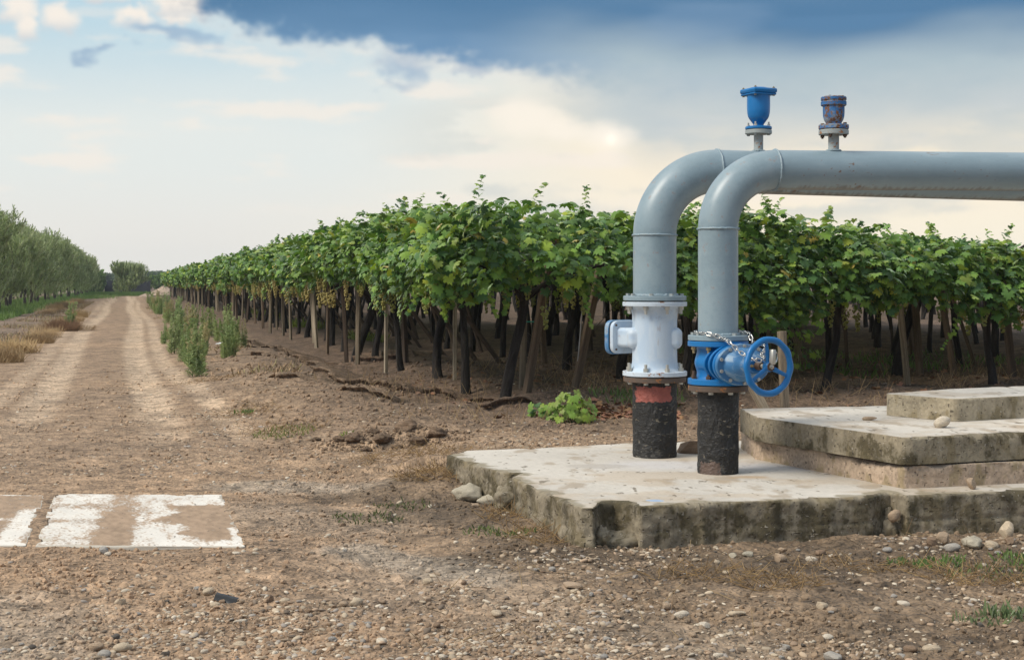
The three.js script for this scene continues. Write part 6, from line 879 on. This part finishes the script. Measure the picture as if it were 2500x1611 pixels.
  [[-1.45, 13.55, 0.17], [-1.2, 13.5, 0.2], [-1.32, 13.35, 0.11], [-0.98, 13.75, 0.26], [-0.85, 13.45, 0.16], [-1.05, 13.4, 0.12], [-0.7, 13.55, 0.19], [-1.6, 13.7, 0.13], [-1.9, 14.3, 0.12], [-1.3, 13.8, 0.12]].forEach(([x, z, w], i) => { const m = solo('soil_clod', clodG[i % 3], clodM, ['leftmost clod of the dug-up soil left of the pad', 'big clod in the left half of the dug-up soil', 'small clod in front of the big left one', 'largest clod with straw on it, in the dug-up soil', 'clod at the front right of the dug-up soil', 'small clod in the front middle of the dug-up soil', 'rightmost clod of the dug-up soil near the pad', 'single clod a little left of the dug-up heap', 'lone clod beside the pale green grass patch', 'small clod at the back of the dug-up soil'][i], 'soil clod', V(x, terrain(x, z) + w * 0.1, z)); m.scale.set(w * 0.46, w * 0.25, w * 0.40); m.rotation.y = i * 1.7; });
  // litter
  const shard = thing('plastic_shard', 'black torn plastic shard lying among the pebbles in the left foreground', 'plastic shard', V(-1.395, terrain(-1.395, 7.19) + 0.02, 7.19)); const sg = new THREE.CylinderGeometry(0.055, 0.055, 0.115, 20, 6, true, -0.62, 1.24).rotateZ(Math.PI / 2).rotateX(-Math.PI / 2); displace(sg, (v) => { v.x += 0.012 * sn(v.z * 40, v.y * 30, 2); v.y -= 0.045; v.z += 0.008 * sn(v.x * 40, 2, 2); }); const sb = part('shell', sg, new THREE.MeshPhysicalMaterial({ name: 'black_plastic', color: col(0.012, 0.014, 0.017), roughness: 0.35, side: THREE.DoubleSide }), shard); shard.rotation.set(0.35, -0.25, -0.12);
  const scrapM = new THREE.MeshPhysicalMaterial({ name: 'white_plastic', color: col(0.72, 0.73, 0.74), roughness: 0.6, transmission: 0.15, thickness: 0, side: THREE.DoubleSide }), scrapG = displace(new THREE.PlaneGeometry(0.34, 0.22, 14, 10).rotateX(-Math.PI / 2), (v) => { v.y += 0.07 * sn(v.x * 12, v.z * 12, 3) + 0.07; v.x += 0.03 * sn(v.z * 20, 3, 2); }); solo('plastic_scrap', scrapG, scrapM, 'crumpled white plastic scrap beside the verge weeds', 'plastic scrap', V(-6.5, terrain(-6.5, 33.2), 33.2));
  // ties and wire on the vine posts
  const tieM = new THREE.MeshStandardMaterial({ name: 'green_twine', color: col(0.02, 0.25, 0.17), roughness: 0.6 }), wireM = new THREE.MeshStandardMaterial({ name: 'galvanised_wire', color: col(0.45, 0.46, 0.47), metalness: 0.6, roughness: 0.45 });
  const tie = (x, y, z, w, l) => { const g = new THREE.TorusGeometry(w, 0.007, 6, 30).rotateX(Math.PI / 2); solo('twine_tie', g, tieM, l, 'twine', V(x, y, z)).scale.z = 0.7; };
  tie(0.22, 1.02, 20.0, 0.14, 'green twine tying the corner vine to its grey post'); tie(-3.9, 1.0, 34.6, 0.13, 'green twine round a roadside trunk, half way to the weeds'); tie(-2.5, 1.15, 30.1, 0.12, 'green twine round a roadside post near the pale upright post');
  const rustWire = new THREE.MeshStandardMaterial({ name: 'rusty_wire', color: col(0.06, 0.045, 0.035), roughness: 0.8 }), wire = (a, b, l, r = 0.0045) => { const c = a.clone().lerp(b, 0.5); c.y -= 0.05; solo('anchor_wire', new THREE.TubeGeometry(new THREE.QuadraticBezierCurve3(a, c, b), 16, r, 5), r > 0.008 ? wireM : rustWire, l, 'wire'); };
  wire(V(0.98, 2.1, 19.0), V(0.83, terrain(0.83, 19.3), 19.3), 'pale twisted anchor wire left of the brace by the sucker shoots', 0.009); wire(V(0.3, 0.15, 18.9), V(1.75, 1.55, 21), 'dark slack wire crossing behind the corner braces'); wire(V(1.2, 0.2, 18.6), V(0.15, 0.9, 20.8), 'thin wire slanting down to the left behind the braces');
}

/* ---------- haze ---------- */
scene.fog = new THREE.FogExp2(new THREE.Color().setRGB(0.80, 0.88, 1.0), 0.00032);
scene.traverse((o) => { if (o.isMesh) { o.castShadow = true; o.receiveShadow = true; } });
renderer.render(scene, camera);
